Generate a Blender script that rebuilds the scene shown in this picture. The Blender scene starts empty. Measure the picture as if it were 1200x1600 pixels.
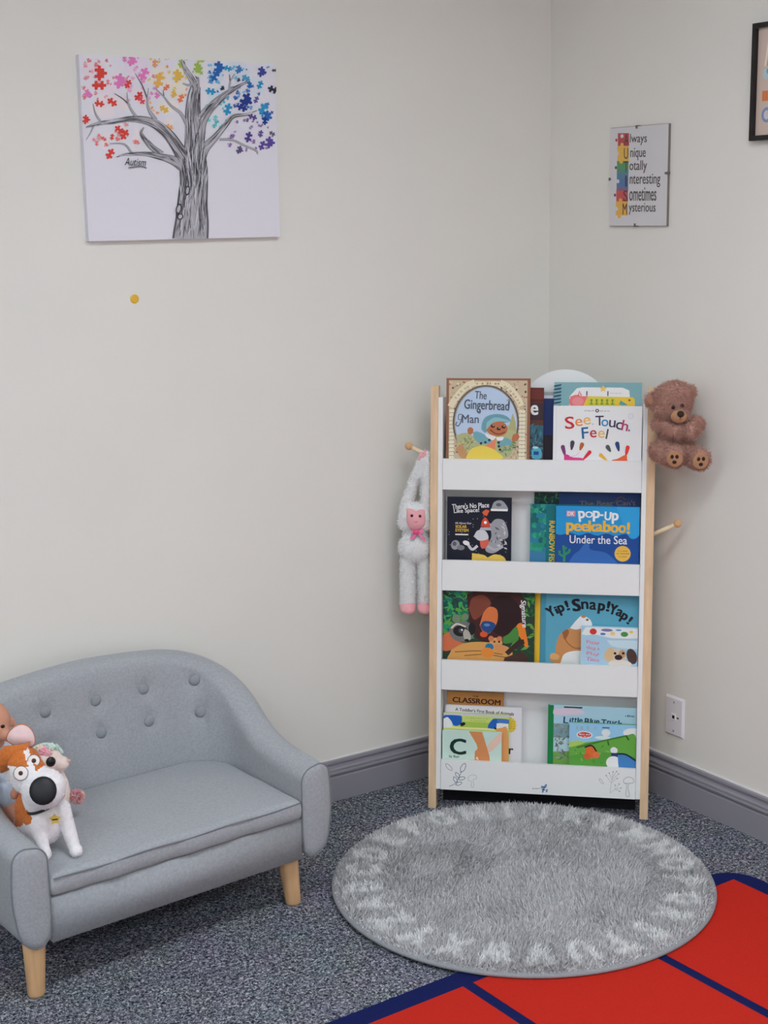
import bpy, bmesh, math, random
import numpy as np
from mathutils import Vector, Matrix, Euler
from mathutils.geometry import tessellate_polygon
random.seed(7); RNG = np.random.default_rng(7)
SC = bpy.context.scene
COL = SC.collection
KEXP = 0.80                       # photo brightness of a white surface in this room

# ------------------------------------------------------------------ colours and materials
def lin(c):
    return tuple((x/255/12.92) if x/255 <= .04045 else ((x/255+.055)/1.055)**2.4 for x in c)
def alb(c, k=None):
    k = k or KEXP
    return tuple(min(.9, x/k) for x in lin(c))
MATS = {}
def mat(name, c, rough=.55, spec=.3, metal=0, noise=None, bump=None, sheen=0, k=None):
    """c = colour as it reads in the room; noise=(scale, amount); bump=(scale, strength)"""
    if name in MATS: return MATS[name]
    m = bpy.data.materials.new(name); m.use_nodes = True
    nt = m.node_tree; b = nt.nodes['Principled BSDF']
    a = alb(c, k)
    b.inputs['Base Color'].default_value = (*a, 1); b.inputs['Roughness'].default_value = rough
    b.inputs['Specular IOR Level'].default_value = spec; b.inputs['Metallic'].default_value = metal
    if sheen:
        b.inputs['Sheen Weight'].default_value = sheen; b.inputs['Sheen Roughness'].default_value = .5
    tc = nt.nodes.new('ShaderNodeTexCoord')
    if noise:
        n = nt.nodes.new('ShaderNodeTexNoise'); n.inputs['Scale'].default_value = noise[0]; n.inputs['Detail'].default_value = 5
        nt.links.new(tc.outputs['Object'], n.inputs['Vector'])
        r = nt.nodes.new('ShaderNodeValToRGB'); e = r.color_ramp.elements
        lo, hi = 1-noise[1], 1+noise[1]
        e[0].position = .3; e[1].position = .7
        e[0].color = (*[x*lo for x in a], 1); e[1].color = (*[min(.95, x*hi) for x in a], 1)
        nt.links.new(n.outputs['Fac'], r.inputs['Fac']); nt.links.new(r.outputs['Color'], b.inputs['Base Color'])
    if bump:
        n = nt.nodes.new('ShaderNodeTexNoise'); n.inputs['Scale'].default_value = bump[0]; n.inputs['Detail'].default_value = 3
        nt.links.new(tc.outputs['Object'], n.inputs['Vector'])
        bp = nt.nodes.new('ShaderNodeBump'); bp.inputs['Strength'].default_value = bump[1]; bp.inputs['Distance'].default_value = .002
        nt.links.new(n.outputs['Fac'], bp.inputs['Height']); nt.links.new(bp.outputs['Normal'], b.inputs['Normal'])
    MATS[name] = m
    return m
def ink(c):
    return mat('ink_%d_%d_%d' % tuple(c), c, rough=.5, spec=.25)

# ------------------------------------------------------------------ objects
def tag(o, label, cat, group=None):
    o['label'] = label; o['category'] = cat
    if group: o['group'] = group
    return o
def link(name, me, parent=None, label=None):
    o = bpy.data.objects.new(name, me); COL.objects.link(o)
    if parent: o.parent = parent
    if label: o['label'] = label
    return o
def thing(name, loc, rot, label, cat, group=None):
    o = bpy.data.objects.new(name, None); COL.objects.link(o)
    o.empty_display_size = .05
    o.location = loc; o.rotation_euler = rot
    return tag(o, label, cat, group)
def obj(name, bm, m, parent=None, smooth=False, label=None, bevel=0, seg=2):
    me = bpy.data.meshes.new(name)
    if bevel: 
        bmesh.ops.bevel(bm, geom=[e for e in bm.edges if len(e.link_faces) == 2 and e.calc_face_angle(0) > .6], offset=bevel, segments=seg, affect='EDGES', profile=.5)
    bmesh.ops.recalc_face_normals(bm, faces=bm.faces)
    bm.to_mesh(me); bm.free()
    for x in (m if isinstance(m, (list, tuple)) else [m]): me.materials.append(x)
    if smooth: me.polygons.foreach_set('use_smooth', [True]*len(me.polygons))
    return link(name, me, parent, label)
def struct(name, bm, m):
    o = obj(name, bm, m); o['kind'] = 'structure'; return o

def box(bm, x0, x1, y0, y1, z0, z1, f=None):
    v = [bm.verts.new(f(x, y, z) if f else (x, y, z)) for x, y, z in ((x0,y0,z0),(x1,y0,z0),(x1,y1,z0),(x0,y1,z0),(x0,y0,z1),(x1,y0,z1),(x1,y1,z1),(x0,y1,z1))]
    for q in ((0,3,2,1),(4,5,6,7),(0,1,5,4),(1,2,6,5),(2,3,7,6),(3,0,4,7)): bm.faces.new([v[i] for i in q])
def tube(bm, pts, rad, n=12, cap=True, closed=False):
    P = [Vector(p) for p in pts]; R = rad if isinstance(rad, (list, tuple)) else [rad]*len(P)
    rings = []; prev = None
    for i, p in enumerate(P):
        if closed: t = P[(i+1) % len(P)] - P[i-1]
        else: t = P[min(i+1, len(P)-1)] - P[max(i-1, 0)]
        t.normalize()
        if prev is None:
            a = Vector((0,0,1)) if abs(t.z) < .9 else Vector((1,0,0))
            u = t.cross(a).normalized()
        else: u = (prev - t*prev.dot(t)).normalized()
        prev = u; w = t.cross(u)
        rings.append([bm.verts.new(p + (u*math.cos(k*2*math.pi/n) + w*math.sin(k*2*math.pi/n))*R[i]) for k in range(n)])
    m = len(rings)
    for i in range(m if closed else m-1):
        a, b = rings[i], rings[(i+1) % m]
        for k in range(n): bm.faces.new((a[k], a[(k+1) % n], b[(k+1) % n], b[k]))
    if cap and not closed:
        bm.faces.new(rings[0][::-1]); bm.faces.new(rings[-1])
def ball(bm, c, r, u=16, v=10, rot=None):
    r = r if isinstance(r, (tuple, list)) else (r, r, r)
    M = Matrix.Translation(c) @ (rot.to_matrix().to_4x4() if rot else Matrix()) @ Matrix.Diagonal((*r, 1))
    bmesh.ops.create_uvsphere(bm, u_segments=u, v_segments=v, radius=1, matrix=M)
def lathe(bm, prof, n=24, M=None):
    M = M or Matrix()
    rings = []
    for r, z in prof:
        rings.append([bm.verts.new(M @ Vector((r*math.cos(k*2*math.pi/n), r*math.sin(k*2*math.pi/n), z))) for k in range(n)])
    for a, b in zip(rings, rings[1:]):
        for k in range(n): bm.faces.new((a[k], a[(k+1) % n], b[(k+1) % n], b[k]))
    bm.faces.new(rings[0][::-1]); bm.faces.new(rings[-1])

# soft toys: blobs melted together into one continuous skin
def seg(p0, p1, r0, r1, n=9):
    return [('e', Vector(p0).lerp(Vector(p1), i/(n-1)), r0+(r1-r0)*i/(n-1)) for i in range(n)]
def blob(prims, voxel=.003, smooth=6):
    bm = bmesh.new()
    for q in prims:
        ball(bm, q[1], q[2], 20, 14, q[3] if len(q) > 3 else None)
    me = bpy.data.meshes.new('tmp'); bm.to_mesh(me); bm.free()
    o = bpy.data.objects.new('tmp', me); COL.objects.link(o)
    r = o.modifiers.new('r', 'REMESH'); r.mode = 'VOXEL'; r.voxel_size = voxel
    s = o.modifiers.new('s', 'SMOOTH'); s.iterations = smooth; s.factor = .5
    dg = bpy.context.evaluated_depsgraph_get()
    out = bpy.data.meshes.new_from_object(o.evaluated_get(dg))
    bpy.data.objects.remove(o); bpy.data.meshes.remove(me)
    out.polygons.foreach_set('use_smooth', [True]*len(out.polygons))
    return out
def meshdata(me):
    n = len(me.vertices); v = np.empty(n*3); me.vertices.foreach_get('co', v); v = v.reshape(-1, 3)
    me.calc_loop_triangles(); t = np.empty(len(me.loop_triangles)*3, np.int32); me.loop_triangles.foreach_get('vertices', t)
    return v, t.reshape(-1, 3)
def blades(P, D, L, W, bend=None):
    """n little two-segment pile blades: root P, direction D, length L, width W"""
    n = len(P)
    S = np.cross(D, RNG.normal(size=(n, 3))); S /= np.linalg.norm(S, axis=1)[:, None]
    B = (bend if bend is not None else RNG.normal(size=(n, 3))*.35)
    W = np.broadcast_to(W, (n,))[:, None]; L = np.broadcast_to(L, (n,))[:, None]
    mid = P + D*L*.55 + B*L*.15; tip = P + D*L*.92 + B*L*.5
    V = np.stack([P-S*W/2, P+S*W/2, mid+S*W*.42, mid-S*W*.42, tip], 1).reshape(-1, 3)
    i = np.arange(n)[:, None]*5
    return V, np.hstack([i, i+1, i+2, i+3]), np.hstack([i+3, i+2, i+4])
def fur(me, n, length, width, lean=(0,0,-.3), mids=None, messy=.35):
    """return a mesh: the skin plus n short fur blades (material of the skin face is kept)"""
    v, t = meshdata(me)
    mi = np.empty(len(me.polygons), np.int32); me.polygons.foreach_get('material_index', mi)
    pi = np.empty(len(me.loop_triangles), np.int32); me.loop_triangles.foreach_get('polygon_index', pi)
    tm = mi[pi]
    A, B, C = v[t[:,0]], v[t[:,1]], v[t[:,2]]
    N = np.cross(B-A, C-A); ar = np.linalg.norm(N, axis=1); N /= ar[:,None]+1e-12
    k = RNG.choice(len(t), n, p=ar/ar.sum())
    a, b = RNG.random(n), RNG.random(n); f = a+b > 1; a[f] = 1-a[f]; b[f] = 1-b[f]
    P = A[k]*(1-a-b)[:,None] + B[k]*a[:,None] + C[k]*b[:,None]
    D = N[k]*.8 + np.array(lean) + RNG.normal(size=(n,3))*messy; D /= np.linalg.norm(D, axis=1)[:,None]
    V, Q, T = blades(P - N[k]*.001, D, length*RNG.uniform(.6, 1.2, n), width)
    base = len(v)
    faces = t.tolist() + (Q+base).tolist() + (T+base).tolist()
    out = bpy.data.meshes.new('furred'); out.from_pydata(np.vstack([v, V]).tolist(), [], faces)
    for m in me.materials: out.materials.append(m)
    out.polygons.foreach_set('material_index', np.concatenate([tm, tm[k], tm[k]]).astype(np.int32))
    out.polygons.foreach_set('use_smooth', [True]*len(out.polygons))
    return out
def paint(me, rules):
    """rules: list of (test(co), index): dyed patches of the cloth, by face centre"""
    for p in me.polygons:
        for fn, i in rules:
            if fn(p.center): p.material_index = i

# ------------------------------------------------------------------ printed artwork on flat faces
_glyph = {}
def glyphs(s, bold=0.0):
    if (s, bold) in _glyph: return _glyph[(s, bold)]
    cu = bpy.data.curves.new('t', 'FONT'); cu.body = s; cu.offset = bold; cu.resolution_u = 3
    o = bpy.data.objects.new('t', cu); COL.objects.link(o)
    dg = bpy.context.evaluated_depsgraph_get(); me = bpy.data.meshes.new_from_object(o.evaluated_get(dg))
    v, t = meshdata(me); v = v[:, :2].copy(); t = t.copy()
    bpy.data.objects.remove(o); bpy.data.curves.remove(cu); bpy.data.meshes.remove(me)
    lo, hi = v.min(0), v.max(0)
    _glyph[(s, bold)] = ((v-lo)/(hi-lo+1e-9) - .5, t, (hi-lo))
    return _glyph[(s, bold)]
def smooth_path(pts, n=8):
    """Catmull-Rom through points (any dimension)"""
    P = np.array(pts, float); P = np.vstack([2*P[0]-P[1], P, 2*P[-1]-P[-2]]); out = []
    for i in range(1, len(P)-2):
        for t in np.linspace(0, 1, n, endpoint=False):
            a, b, c, d = P[i-1], P[i], P[i+1], P[i+2]
            out.append(.5*(2*b + (c-a)*t + (2*a-5*b+4*c-d)*t*t + (3*b-a-3*c+d)*t**3))
    out.append(P[-2]); return np.array(out)
class Art:
    """printed shapes on a W x H face; grid = four corners (TL, TR, BR, BL) of the drawing grid"""
    STEP = 5e-6
    def __init__(s, W, H, grid, vis=None):
        s.W, s.H = W, H; v0 = H-(vis or H)
        if len(grid) == 4 and not hasattr(grid[0], '__len__'):
            x0, y0, x1, y1 = grid; grid = [(x0,y0),(x1,y0),(x1,y1),(x0,y1)]
        dst = [(0,H),(W,H),(W,v0),(0,v0)]
        A = []; b = []
        for (x, y), (u, v) in zip(grid, dst):
            A += [[x,y,1,0,0,0,-u*x,-u*y],[0,0,0,x,y,1,-v*x,-v*y]]; b += [u, v]
        s.h = np.append(np.linalg.solve(np.array(A, float), np.array(b, float)), 1).reshape(3, 3)
        s.tris = []; s.layer = 0; s.seq = 0
    def _map(s, p):
        p = np.atleast_2d(np.array(p, float)); q = np.c_[p, np.ones(len(p))] @ s.h.T
        return q[:, :2]/q[:, 2:]
    def _add(s, verts, tris, c, layer=None):
        if layer is None: s.layer += 1; layer = s.layer
        V = s._map(verts)
        s.seq += 1; key = (layer, s.seq)
        for t in tris: s.tris.append((V[list(t)], tuple(int(x) for x in c), key))
    def up(s): s.layer += 1; return s.layer
    def poly(s, pts, c, layer=None, sm=False):
        if sm: pts = smooth_path(list(pts)+[pts[0]], 6)[:-1]
        t = tessellate_polygon([[Vector((p[0], p[1], 0)) for p in pts]])
        s._add(pts, t, c, layer)
    def rect(s, x0, y0, x1, y1, c, layer=None): s._add([(x0,y0),(x1,y0),(x1,y1),(x0,y1)], [(0,1,2),(0,2,3)], c, layer)
    def ell(s, cx, cy, rx, ry, c, rot=0, layer=None, n=28):
        a = np.linspace(0, 2*math.pi, n, endpoint=False); r = math.radians(rot)
        x, y = rx*np.cos(a), ry*np.sin(a)
        P = np.c_[cx + x*math.cos(r) - y*math.sin(r), cy + x*math.sin(r) + y*math.cos(r)]
        s._add(P, [(0, i, i+1) for i in range(1, n-1)], c, layer)
    def line(s, pts, w, c, layer=None, sm=False, w1=None):
        """ribbon; w may be a list of widths"""
        W = np.array(w if hasattr(w, '__len__') else np.linspace(w, w if w1 is None else w1, len(pts)), float)
        Q = np.c_[np.array(pts, float), W]
        if sm: Q = smooth_path(Q, 6)
        P, W = Q[:, :2], np.abs(Q[:, 2])
        T = np.gradient(P, axis=0); T /= np.linalg.norm(T, axis=1)[:, None]+1e-9
        N = np.c_[-T[:,1], T[:,0]]
        V = np.vstack([P+N*W[:,None]/2, P-N*W[:,None]/2]); n = len(P)
        s._add(V, [q for i in range(n-1) for q in ((i, i+1, n+i+1), (i, n+i+1, n+i))], c, layer)
    def text(s, t, cx, cy, w, h, c, rot=0, bold=0.0, shear=0, layer=None, arc=0):
        """text whose ink fills a w x h box at (cx, cy); arc bends it (drop at the ends)"""
        g, tr, _ = glyphs(t); r = math.radians(rot); d = bold*h*.75
        if layer is None: layer = s.up()
        for ox, oy in (((0, 0),) if d < h*.004 else ((-d, -d*.6), (d, -d*.6), (-d, d*.6), (d, d*.6), (0, 0))):
            x = g[:,0]*(w-2*d)+ox; y = -g[:,1]*(h-1.2*d)+oy
            x = x - y*shear; y = y + arc*(2*g[:,0])**2
            V = np.c_[cx + x*math.cos(r) - y*math.sin(r), cy + x*math.sin(r) + y*math.cos(r)]
            s._add(V, tr, c, layer)
    def scribble(s, x0, y, x1, h, c, step=None):
        """tiny unreadable print"""
        L = s.up(); x = x0; step = step or h*.8
        while x < x1:
            w = step*random.uniform(.35, .75); hh = h*random.choice((.6, .6, 1))
            s.rect(x, y-hh/2, x+w, y+h*.35, c, L); x += step*random.choice((1, 1, 1, 1.7))
    def emit(s, bm, place, mats):
        """add to bm; place(u, v, lift) -> point; mats = list that grows with the inks used"""
        def clip(P, ax, lim, sg):
            out = []
            for i in range(len(P)):
                a, b = P[i-1], P[i]; ia, ib = sg*(a[ax]-lim) <= 0, sg*(b[ax]-lim) <= 0
                if ia != ib:
                    t = (lim-a[ax])/(b[ax]-a[ax]); out.append(a+(b-a)*t)
                if ib: out.append(b)
            return out
        rank = {k: i+1 for i, k in enumerate(sorted({t[2] for t in s.tris}))}
        for P, c, L in s.tris:
            L = rank[L]
            P = [P[0], P[1], P[2]]
            if any(q[0] < 0 or q[0] > s.W or q[1] < 0 or q[1] > s.H for q in P):
                for ax, lim, sg in ((0,0,-1),(0,s.W,1),(1,0,-1),(1,s.H,1)):
                    if P: P = clip(P, ax, lim, sg)
            if len(P) < 3: continue
            if abs(sum(P[i-1][0]*P[i][1]-P[i][0]*P[i-1][1] for i in range(len(P)))) < 2e-9: continue
            P = [q for i, q in enumerate(P) if np.abs(q-P[i-1]).max() > 2e-6]
            if len(P) < 3: continue
            m = ink(c)
            if m not in mats: mats.append(m)
            try: f = bm.faces.new([bm.verts.new(place(q[0], q[1], L*s.STEP+1e-4)) for q in P]); f.material_index = mats.index(m)
            except ValueError: pass
def printed(name, bm, base, art, place, parent=None, label=None):
    """a board (already in bm, material base) with artwork printed on it: one mesh"""
    mats = [base]
    bmesh.ops.recalc_face_normals(bm, faces=bm.faces)
    art.emit(bm, place, mats)
    me = bpy.data.meshes.new(name); bm.to_mesh(me); bm.free()
    for m in mats: me.materials.append(m)
    return link(name, me, parent, label)
# ------------------------------------------------------------------ shared materials
def wood(name, c, axis=2):
    m = mat(name, c, rough=.5, spec=.3)
    nt = m.node_tree; b = nt.nodes['Principled BSDF']; a = alb(c)
    tc = nt.nodes.new('ShaderNodeTexCoord'); mp = nt.nodes.new('ShaderNodeMapping')
    sc = [70, 70, 70]; sc[axis] = 5; mp.inputs['Scale'].default_value = sc
    n = nt.nodes.new('ShaderNodeTexNoise'); n.inputs['Scale'].default_value = 1; n.inputs['Detail'].default_value = 4
    r = nt.nodes.new('ShaderNodeValToRGB'); e = r.color_ramp.elements
    e[0].position = .3; e[1].position = .7
    e[0].color = (*[x*.86 for x in a], 1); e[1].color = (*[min(.9, x*1.08) for x in a], 1)
    for p, q in ((tc.outputs['Object'], mp.inputs['Vector']), (mp.outputs['Vector'], n.inputs['Vector']), (n.outputs['Fac'], r.inputs['Fac']), (r.outputs['Color'], b.inputs['Base Color'])): nt.links.new(p, q)
    return m
M_wall = mat('wall_paint', (215, 212, 206), rough=.7, spec=.15, noise=(3, .012), bump=(350, .06))
M_ceil = mat('ceiling_tile', (215, 214, 210), rough=.9, spec=.1, noise=(60, .05))
M_base = mat('baseboard_paint', (136, 133, 141), rough=.45, spec=.35)
M_caulk = mat('caulk', (196, 194, 192), rough=.6)
M_white = mat('white_laminate', (222, 221, 226), rough=.4, spec=.35)
M_pine = wood('pine', (212, 182, 148))
M_beech = wood('beech', (205, 164, 122))
M_fabric = mat('grey_upholstery', (152, 155, 160), rough=.9, spec=.1, noise=(170, .10), bump=(900, .35), sheen=.15)
M_piping = mat('upholstery_piping', (120, 124, 130), rough=.9, spec=.1)
M_button = mat('button_cloth', (138, 142, 147), rough=.85, spec=.15, noise=(400, .1))
M_page = mat('paper', (226, 221, 208), rough=.8, noise=(300, .06))
M_plate = mat('white_plastic', (214, 211, 216), rough=.35, spec=.4)
M_dark = mat('dark_plastic', (20, 19, 21), rough=.3, spec=.5)
M_black = mat('black_frame', (24, 21, 22), rough=.35, spec=.4)

# floor carpet: speckled loop pile
def carpet_mat():
    m = bpy.data.materials.new('floor_carpet'); m.use_nodes = True; nt = m.node_tree; b = nt.nodes['Principled BSDF']
    b.inputs['Roughness'].default_value = 1; b.inputs['Specular IOR Level'].default_value = .05
    tc = nt.nodes.new('ShaderNodeTexCoord')
    n = nt.nodes.new('ShaderNodeTexNoise'); n.inputs['Scale'].default_value = 165; n.inputs['Detail'].default_value = 2.5; n.inputs['Distortion'].default_value = 1.2
    n2 = nt.nodes.new('ShaderNodeTexNoise'); n2.inputs['Scale'].default_value = 9; n2.inputs['Detail'].default_value = 3
    r = nt.nodes.new('ShaderNodeValToRGB'); cr = r.color_ramp; e = cr.elements
    e[0].position = .36; e[0].color = (*alb((34, 37, 47)), 1); e[1].position = .68; e[1].color = (*alb((196, 196, 204)), 1)
    x = e.new(.47); x.color = (*alb((84, 88, 99)), 1); x = e.new(.56); x.color = (*alb((128, 130, 140)), 1)
    mx = nt.nodes.new('ShaderNodeMix'); mx.data_type = 'RGBA'; mx.blend_type = 'MULTIPLY'; mx.inputs['Factor'].default_value = .25
    bp = nt.nodes.new('ShaderNodeBump'); bp.inputs['Strength'].default_value = .9; bp.inputs['Distance'].default_value = .004
    for p, q in ((tc.outputs['Object'], n.inputs['Vector']), (tc.outputs['Object'], n2.inputs['Vector']), (n.outputs['Fac'], r.inputs['Fac']), (r.outputs['Color'], mx.inputs['A']), (n2.outputs['Color'], mx.inputs['B']), (mx.outputs['Result'], b.inputs['Base Color']), (n.outputs['Fac'], bp.inputs['Height']), (bp.outputs['Normal'], b.inputs['Normal'])): nt.links.new(p, q)
    return m
M_carpet = carpet_mat()

# ------------------------------------------------------------------ the room: corner at the origin, left wall y = 0, right wall x = 0
XW, YW, HC = -5.2, -5.6, 2.62
bm = bmesh.new(); box(bm, XW-.1, .1, YW-.1, .1, -.06, 0); struct('floor', bm, M_carpet)
bm = bmesh.new(); box(bm, XW-.1, .1, 0, .1, 0, HC); struct('wall_left', bm, M_wall)
bm = bmesh.new(); box(bm, 0, .1, YW-.1, 0, 0, HC); struct('wall_right', bm, M_wall)
bm = bmesh.new(); box(bm, XW-.1, .1, YW-.1, YW, 0, HC); struct('wall_back', bm, M_wall)
bm = bmesh.new(); box(bm, XW-.1, XW, YW, 0, 0, HC); struct('wall_far', bm, M_wall)
bm = bmesh.new(); box(bm, XW-.1, .1, YW-.1, .1, HC, HC+.08); struct('ceiling', bm, M_ceil)
PROF = [(0, .122), (.007, .122), (.0115, .1195), (.012, .1125), (.0095, .1095), (.006, .1075), (.006, .103), (.0165, .1005), (.0185, .097), (.0185, .0925), (.0160, .0905), (.0178, .0885), (.0185, .085), (.0180, .0815), (.0120, .079), (.0095, .0755), (.0095, .0735), (.0145, .0725), (.0155, .0700), (.0155, 0), (0, 0)]
def base(name, p0, p1, n):
    bm = bmesh.new(); p0, p1, n = Vector(p0), Vector(p1), Vector(n)
    A = [bm.verts.new(p0+n*d+Vector((0,0,z))) for d, z in PROF]; B = [bm.verts.new(p1+n*d+Vector((0,0,z))) for d, z in PROF]
    for i in range(len(PROF)): bm.faces.new((A[i], A[(i+1) % len(A)], B[(i+1) % len(A)], B[i]))
    bm.faces.new(A); bm.faces.new(B[::-1])
    c0 = len(bm.faces); 
    for q in range(1):
        v = [bm.verts.new(p+n*d+Vector((0,0,z))) for p in (p0, p1) for d, z in ((0,.1255),(.003,.1235),(.006,.1222),(0,.1222))]
        for i in range(4): bm.faces.new((v[i], v[(i+1) % 4], v[4+(i+1) % 4], v[4+i])).material_index = 1
    o = struct(name, bm, [M_base, M_caulk]); return o
base('baseboard_left', (XW, 0, 0), (0, 0, 0), (0, -1, 0))
base('baseboard_right', (0, -.0156, 0), (0, YW, 0), (-1, 0, 0))

# recessed ceiling lights the room is lit by
M_glow = bpy.data.materials.new('lamp_diffuser'); M_glow.use_nodes = True
_b = M_glow.node_tree.nodes['Principled BSDF']; _b.inputs['Base Color'].default_value = (.8, .8, .8, 1)
_b.inputs['Emission Color'].default_value = (.875, .955, 1.02, 1); _b.inputs['Emission Strength'].default_value = 13.3
M_glow2 = M_glow.copy(); M_glow2.name = 'lamp_diffuser_bright'; M_glow2.node_tree.nodes['Principled BSDF'].inputs['Emission Strength'].default_value = 17.6
def troffer(x, y, lx, ly, label, glow=None):
    t = thing('ceiling_light', (x, y, HC), (0, 0, 0), label, 'ceiling light', 'recessed ceiling lights')
    bm = bmesh.new()
    for a in ((-lx, lx, -ly, -ly+.03), (-lx, lx, ly-.03, ly), (-lx, -lx+.03, -ly+.03, ly-.03), (lx-.03, lx, -ly+.03, ly-.03)): box(bm, *a, -.015, 0)
    obj('frame', bm, M_white, t)
    bm = bmesh.new(); box(bm, -lx+.03, lx-.03, -ly+.03, ly-.03, -.010, -.002); obj('diffuser', bm, glow or M_glow, t)
troffer(-1.45, -1.85, .6, .3, 'recessed ceiling light above the round rug, nearest the corner')
troffer(-3.9, -1.85, .6, .3, 'recessed ceiling light nearest the far left wall')
troffer(-1.45, -4.1, .6, .3, 'recessed ceiling light near the right wall, behind the viewer', M_glow2)
troffer(-3.9, -4.1, .6, .3, 'recessed ceiling light over the back left of the room', M_glow2)

# wall plate on the right wall
t = thing('wall_plate', (0, -.5614, .246), (0, 0, -math.pi/2), 'white single jack wall plate low on the right wall', 'wall plate')
bm = bmesh.new()
pv = [(-.0357, -.0572), (.0357, -.0572), (.0357, .0572), (-.0357, .0572)]
A = [bm.verts.new((x, 0, z)) for x, z in pv]; B = [bm.verts.new((x*.99, -.002, z*.995)) for x, z in pv]; C_ = [bm.verts.new((x*.86, -.0065, z*.91)) for x, z in pv]
for P, Q in ((A, B), (B, C_)):
    for i in range(4): bm.faces.new((P[i], P[(i+1) % 4], Q[(i+1) % 4], Q[i]))
bm.faces.new(C_); bm.faces.new(A[::-1]); obj('plate', bm, M_plate, t)
bm = bmesh.new(); box(bm, -.008, .008, -.0085, -.0063, -.009, .009); obj('jack', bm, mat('jack_white', (235, 233, 235), rough=.3), t)
bm = bmesh.new(); box(bm, -.0045, .0045, -.0089, -.0082, -.005, .004); box(bm, .012, .019, -.0068, -.0063, -.003, .001); obj('jack_opening', bm, M_dark, t)
for z in (.042, -.042):
    bm = bmesh.new(); lathe(bm, [(.0032, 0), (.0032, .001), (.0015, .0014)], 12, Matrix.Translation((0, -.0063, z)) @ Matrix.Rotation(math.pi/2, 4, 'X')); obj('screw', bm, mat('screw_grey', (150, 148, 150), rough=.4), t)

# small yellow sticker
bm = bmesh.new(); lathe(bm, [(.0001, 0), (.0115, 0), (.0115, .0010), (.009, .0026), (.0001, .0034)], 14, Matrix.Translation((-1.3272, 0, 1.4437)) @ Matrix.Rotation(math.pi/2, 4, 'X'))
tag(obj('wall_sticker', bm, mat('yellow_dot', (216, 172, 58), rough=.5), smooth=False), 'small round yellow sticker on the left wall below the tree canvas', 'sticker')
# ------------------------------------------------------------------ the little sofa (local: x along the seat, y to the wall)
SOFA_R = math.radians(4.323)
SOFA = thing('toddler_sofa', (-1.8774, -.56, 0), (0, 0, SOFA_R), 'small grey fabric two-seat sofa with button back and wooden legs', 'sofa')
def sofa_pt(s, d, z): return Vector((-1.8774, -.56, 0)) + Vector((s*math.cos(SOFA_R)-d*math.sin(SOFA_R), s*math.sin(SOFA_R)+d*math.cos(SOFA_R), z))
XC, HWD, DF, DB, RC = .35, .405, -.028, .462, .20
def shell_path(n_side=36, n_cor=44, n_back=44):
    pts = []
    for d in np.linspace(DF, DB-RC, n_side, endpoint=False): pts.append((XC+HWD, d, 1, 0))
    for a in np.linspace(0, math.pi/2, n_cor, endpoint=False): pts.append((XC+HWD-RC+RC*math.cos(a), DB-RC+RC*math.sin(a), math.cos(a), math.sin(a)))
    for x in np.linspace(XC+HWD-RC, XC-HWD+RC, n_back, endpoint=False): pts.append((x, DB, 0, 1))
    for a in np.linspace(math.pi/2, math.pi, n_cor, endpoint=False): pts.append((XC-HWD+RC+RC*math.cos(a), DB-RC+RC*math.sin(a), math.cos(a), math.sin(a)))
    for d in np.linspace(DB-RC, DF, n_side+1): pts.append((XC-HWD, d, -1, 0))
    return np.array(pts)
PATH = shell_path()
U = np.r_[0, np.cumsum(np.hypot(*np.diff(PATH[:, :2], axis=0).T))]; UT = U[-1]
TOPK = ([0, .10, .18, .23, .28, .34, .41, .49, .58, .70, .80], [.360, .366, .377, .395, .432, .478, .520, .549, .568, .581, .586])
def ztop(u):
    u = min(u, UT-u); f = lambda q: np.interp(abs(q), *TOPK)
    return sum(f(u+k) for k in (-.04, -.02, 0, .02, .04))/5 if u > .04 else f(u)
BUT = [(x+dx, z) for z, dx in ((.492, .009), (.409, .016)) for x in (.087, .218, .350, .482, .617)]
def profile(u, x, dback):
    zt = ztop(u); k = min(1, max(0, (min(u, UT-u)-.26)/.24))     # 0 on the arms, 1 on the back
    T = .080 + .018*k; rk = .016*k
    P = []
    for z, m in ((.131, .045), (.138, .028), (.152, .014), (.175, .005), (.205, .001)): P.append((m, z))
    for z in np.linspace(.225, zt-.034, 14): P.append((-.004*math.sin((z-.2)/(zt-.23)*math.pi) if zt > .24 else 0, z))
    tw = T - rk                                                  # width at the top
    for a in np.linspace(math.pi*.96, math.pi*.5, 6): P.append((.030+.030*math.cos(a), zt-.030+.030*math.sin(a)))
    for a in np.linspace(math.pi*.46, 0, 7): P.append((tw-.036+.036*math.cos(a), zt-.036+.036*math.sin(a) - .003))
    for z in np.linspace(zt-.045, .21, 26): P.append((tw + rk*(zt-z)/(zt-.21) + .006*k*math.sin((z-.21)/(zt-.25)*math.pi), z))
    P += [(T, .19), (T-.004, .15), (T-.02, .131)]
    return P
bm = bmesh.new(); rings = []
def ring(i, shrink=0):
    x, d, nx, ny = PATH[i]; pr = profile(U[i], x, d)
    mc = np.mean([p[0] for p in pr]); zc = (min(p[1] for p in pr)+max(p[1] for p in pr))/2; zh = zc-.131
    out = []
    for m, z in pr:
        if shrink: m = mc+(m-mc)*(1-shrink/.040); z = zc+(z-zc)*(1-shrink/zh)
        px, py = x-nx*m, d-ny*m
        if ny > .6 and m > .05:                                  # button dimples on the inner face
            g = sum(math.exp(-((px-bx)**2+(z-bz)**2)/(2*.017**2)) for bx, bz in BUT)
            py += .010*min(1, g)
            g2 = sum(math.exp(-((px-bx)**2)/(2*.030**2))*math.exp(-((z-.45)**2)/(2*.06**2)) for bx, bz in BUT[:5])
            py += .003*min(1, g2)
        out.append((px, py, z))
    return out
first = [[(x, y-e, z) for x, y, z in ring(0, s)] for s, e in ((.016, .0085), (.009, .0065), (.003, .003))]
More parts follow.
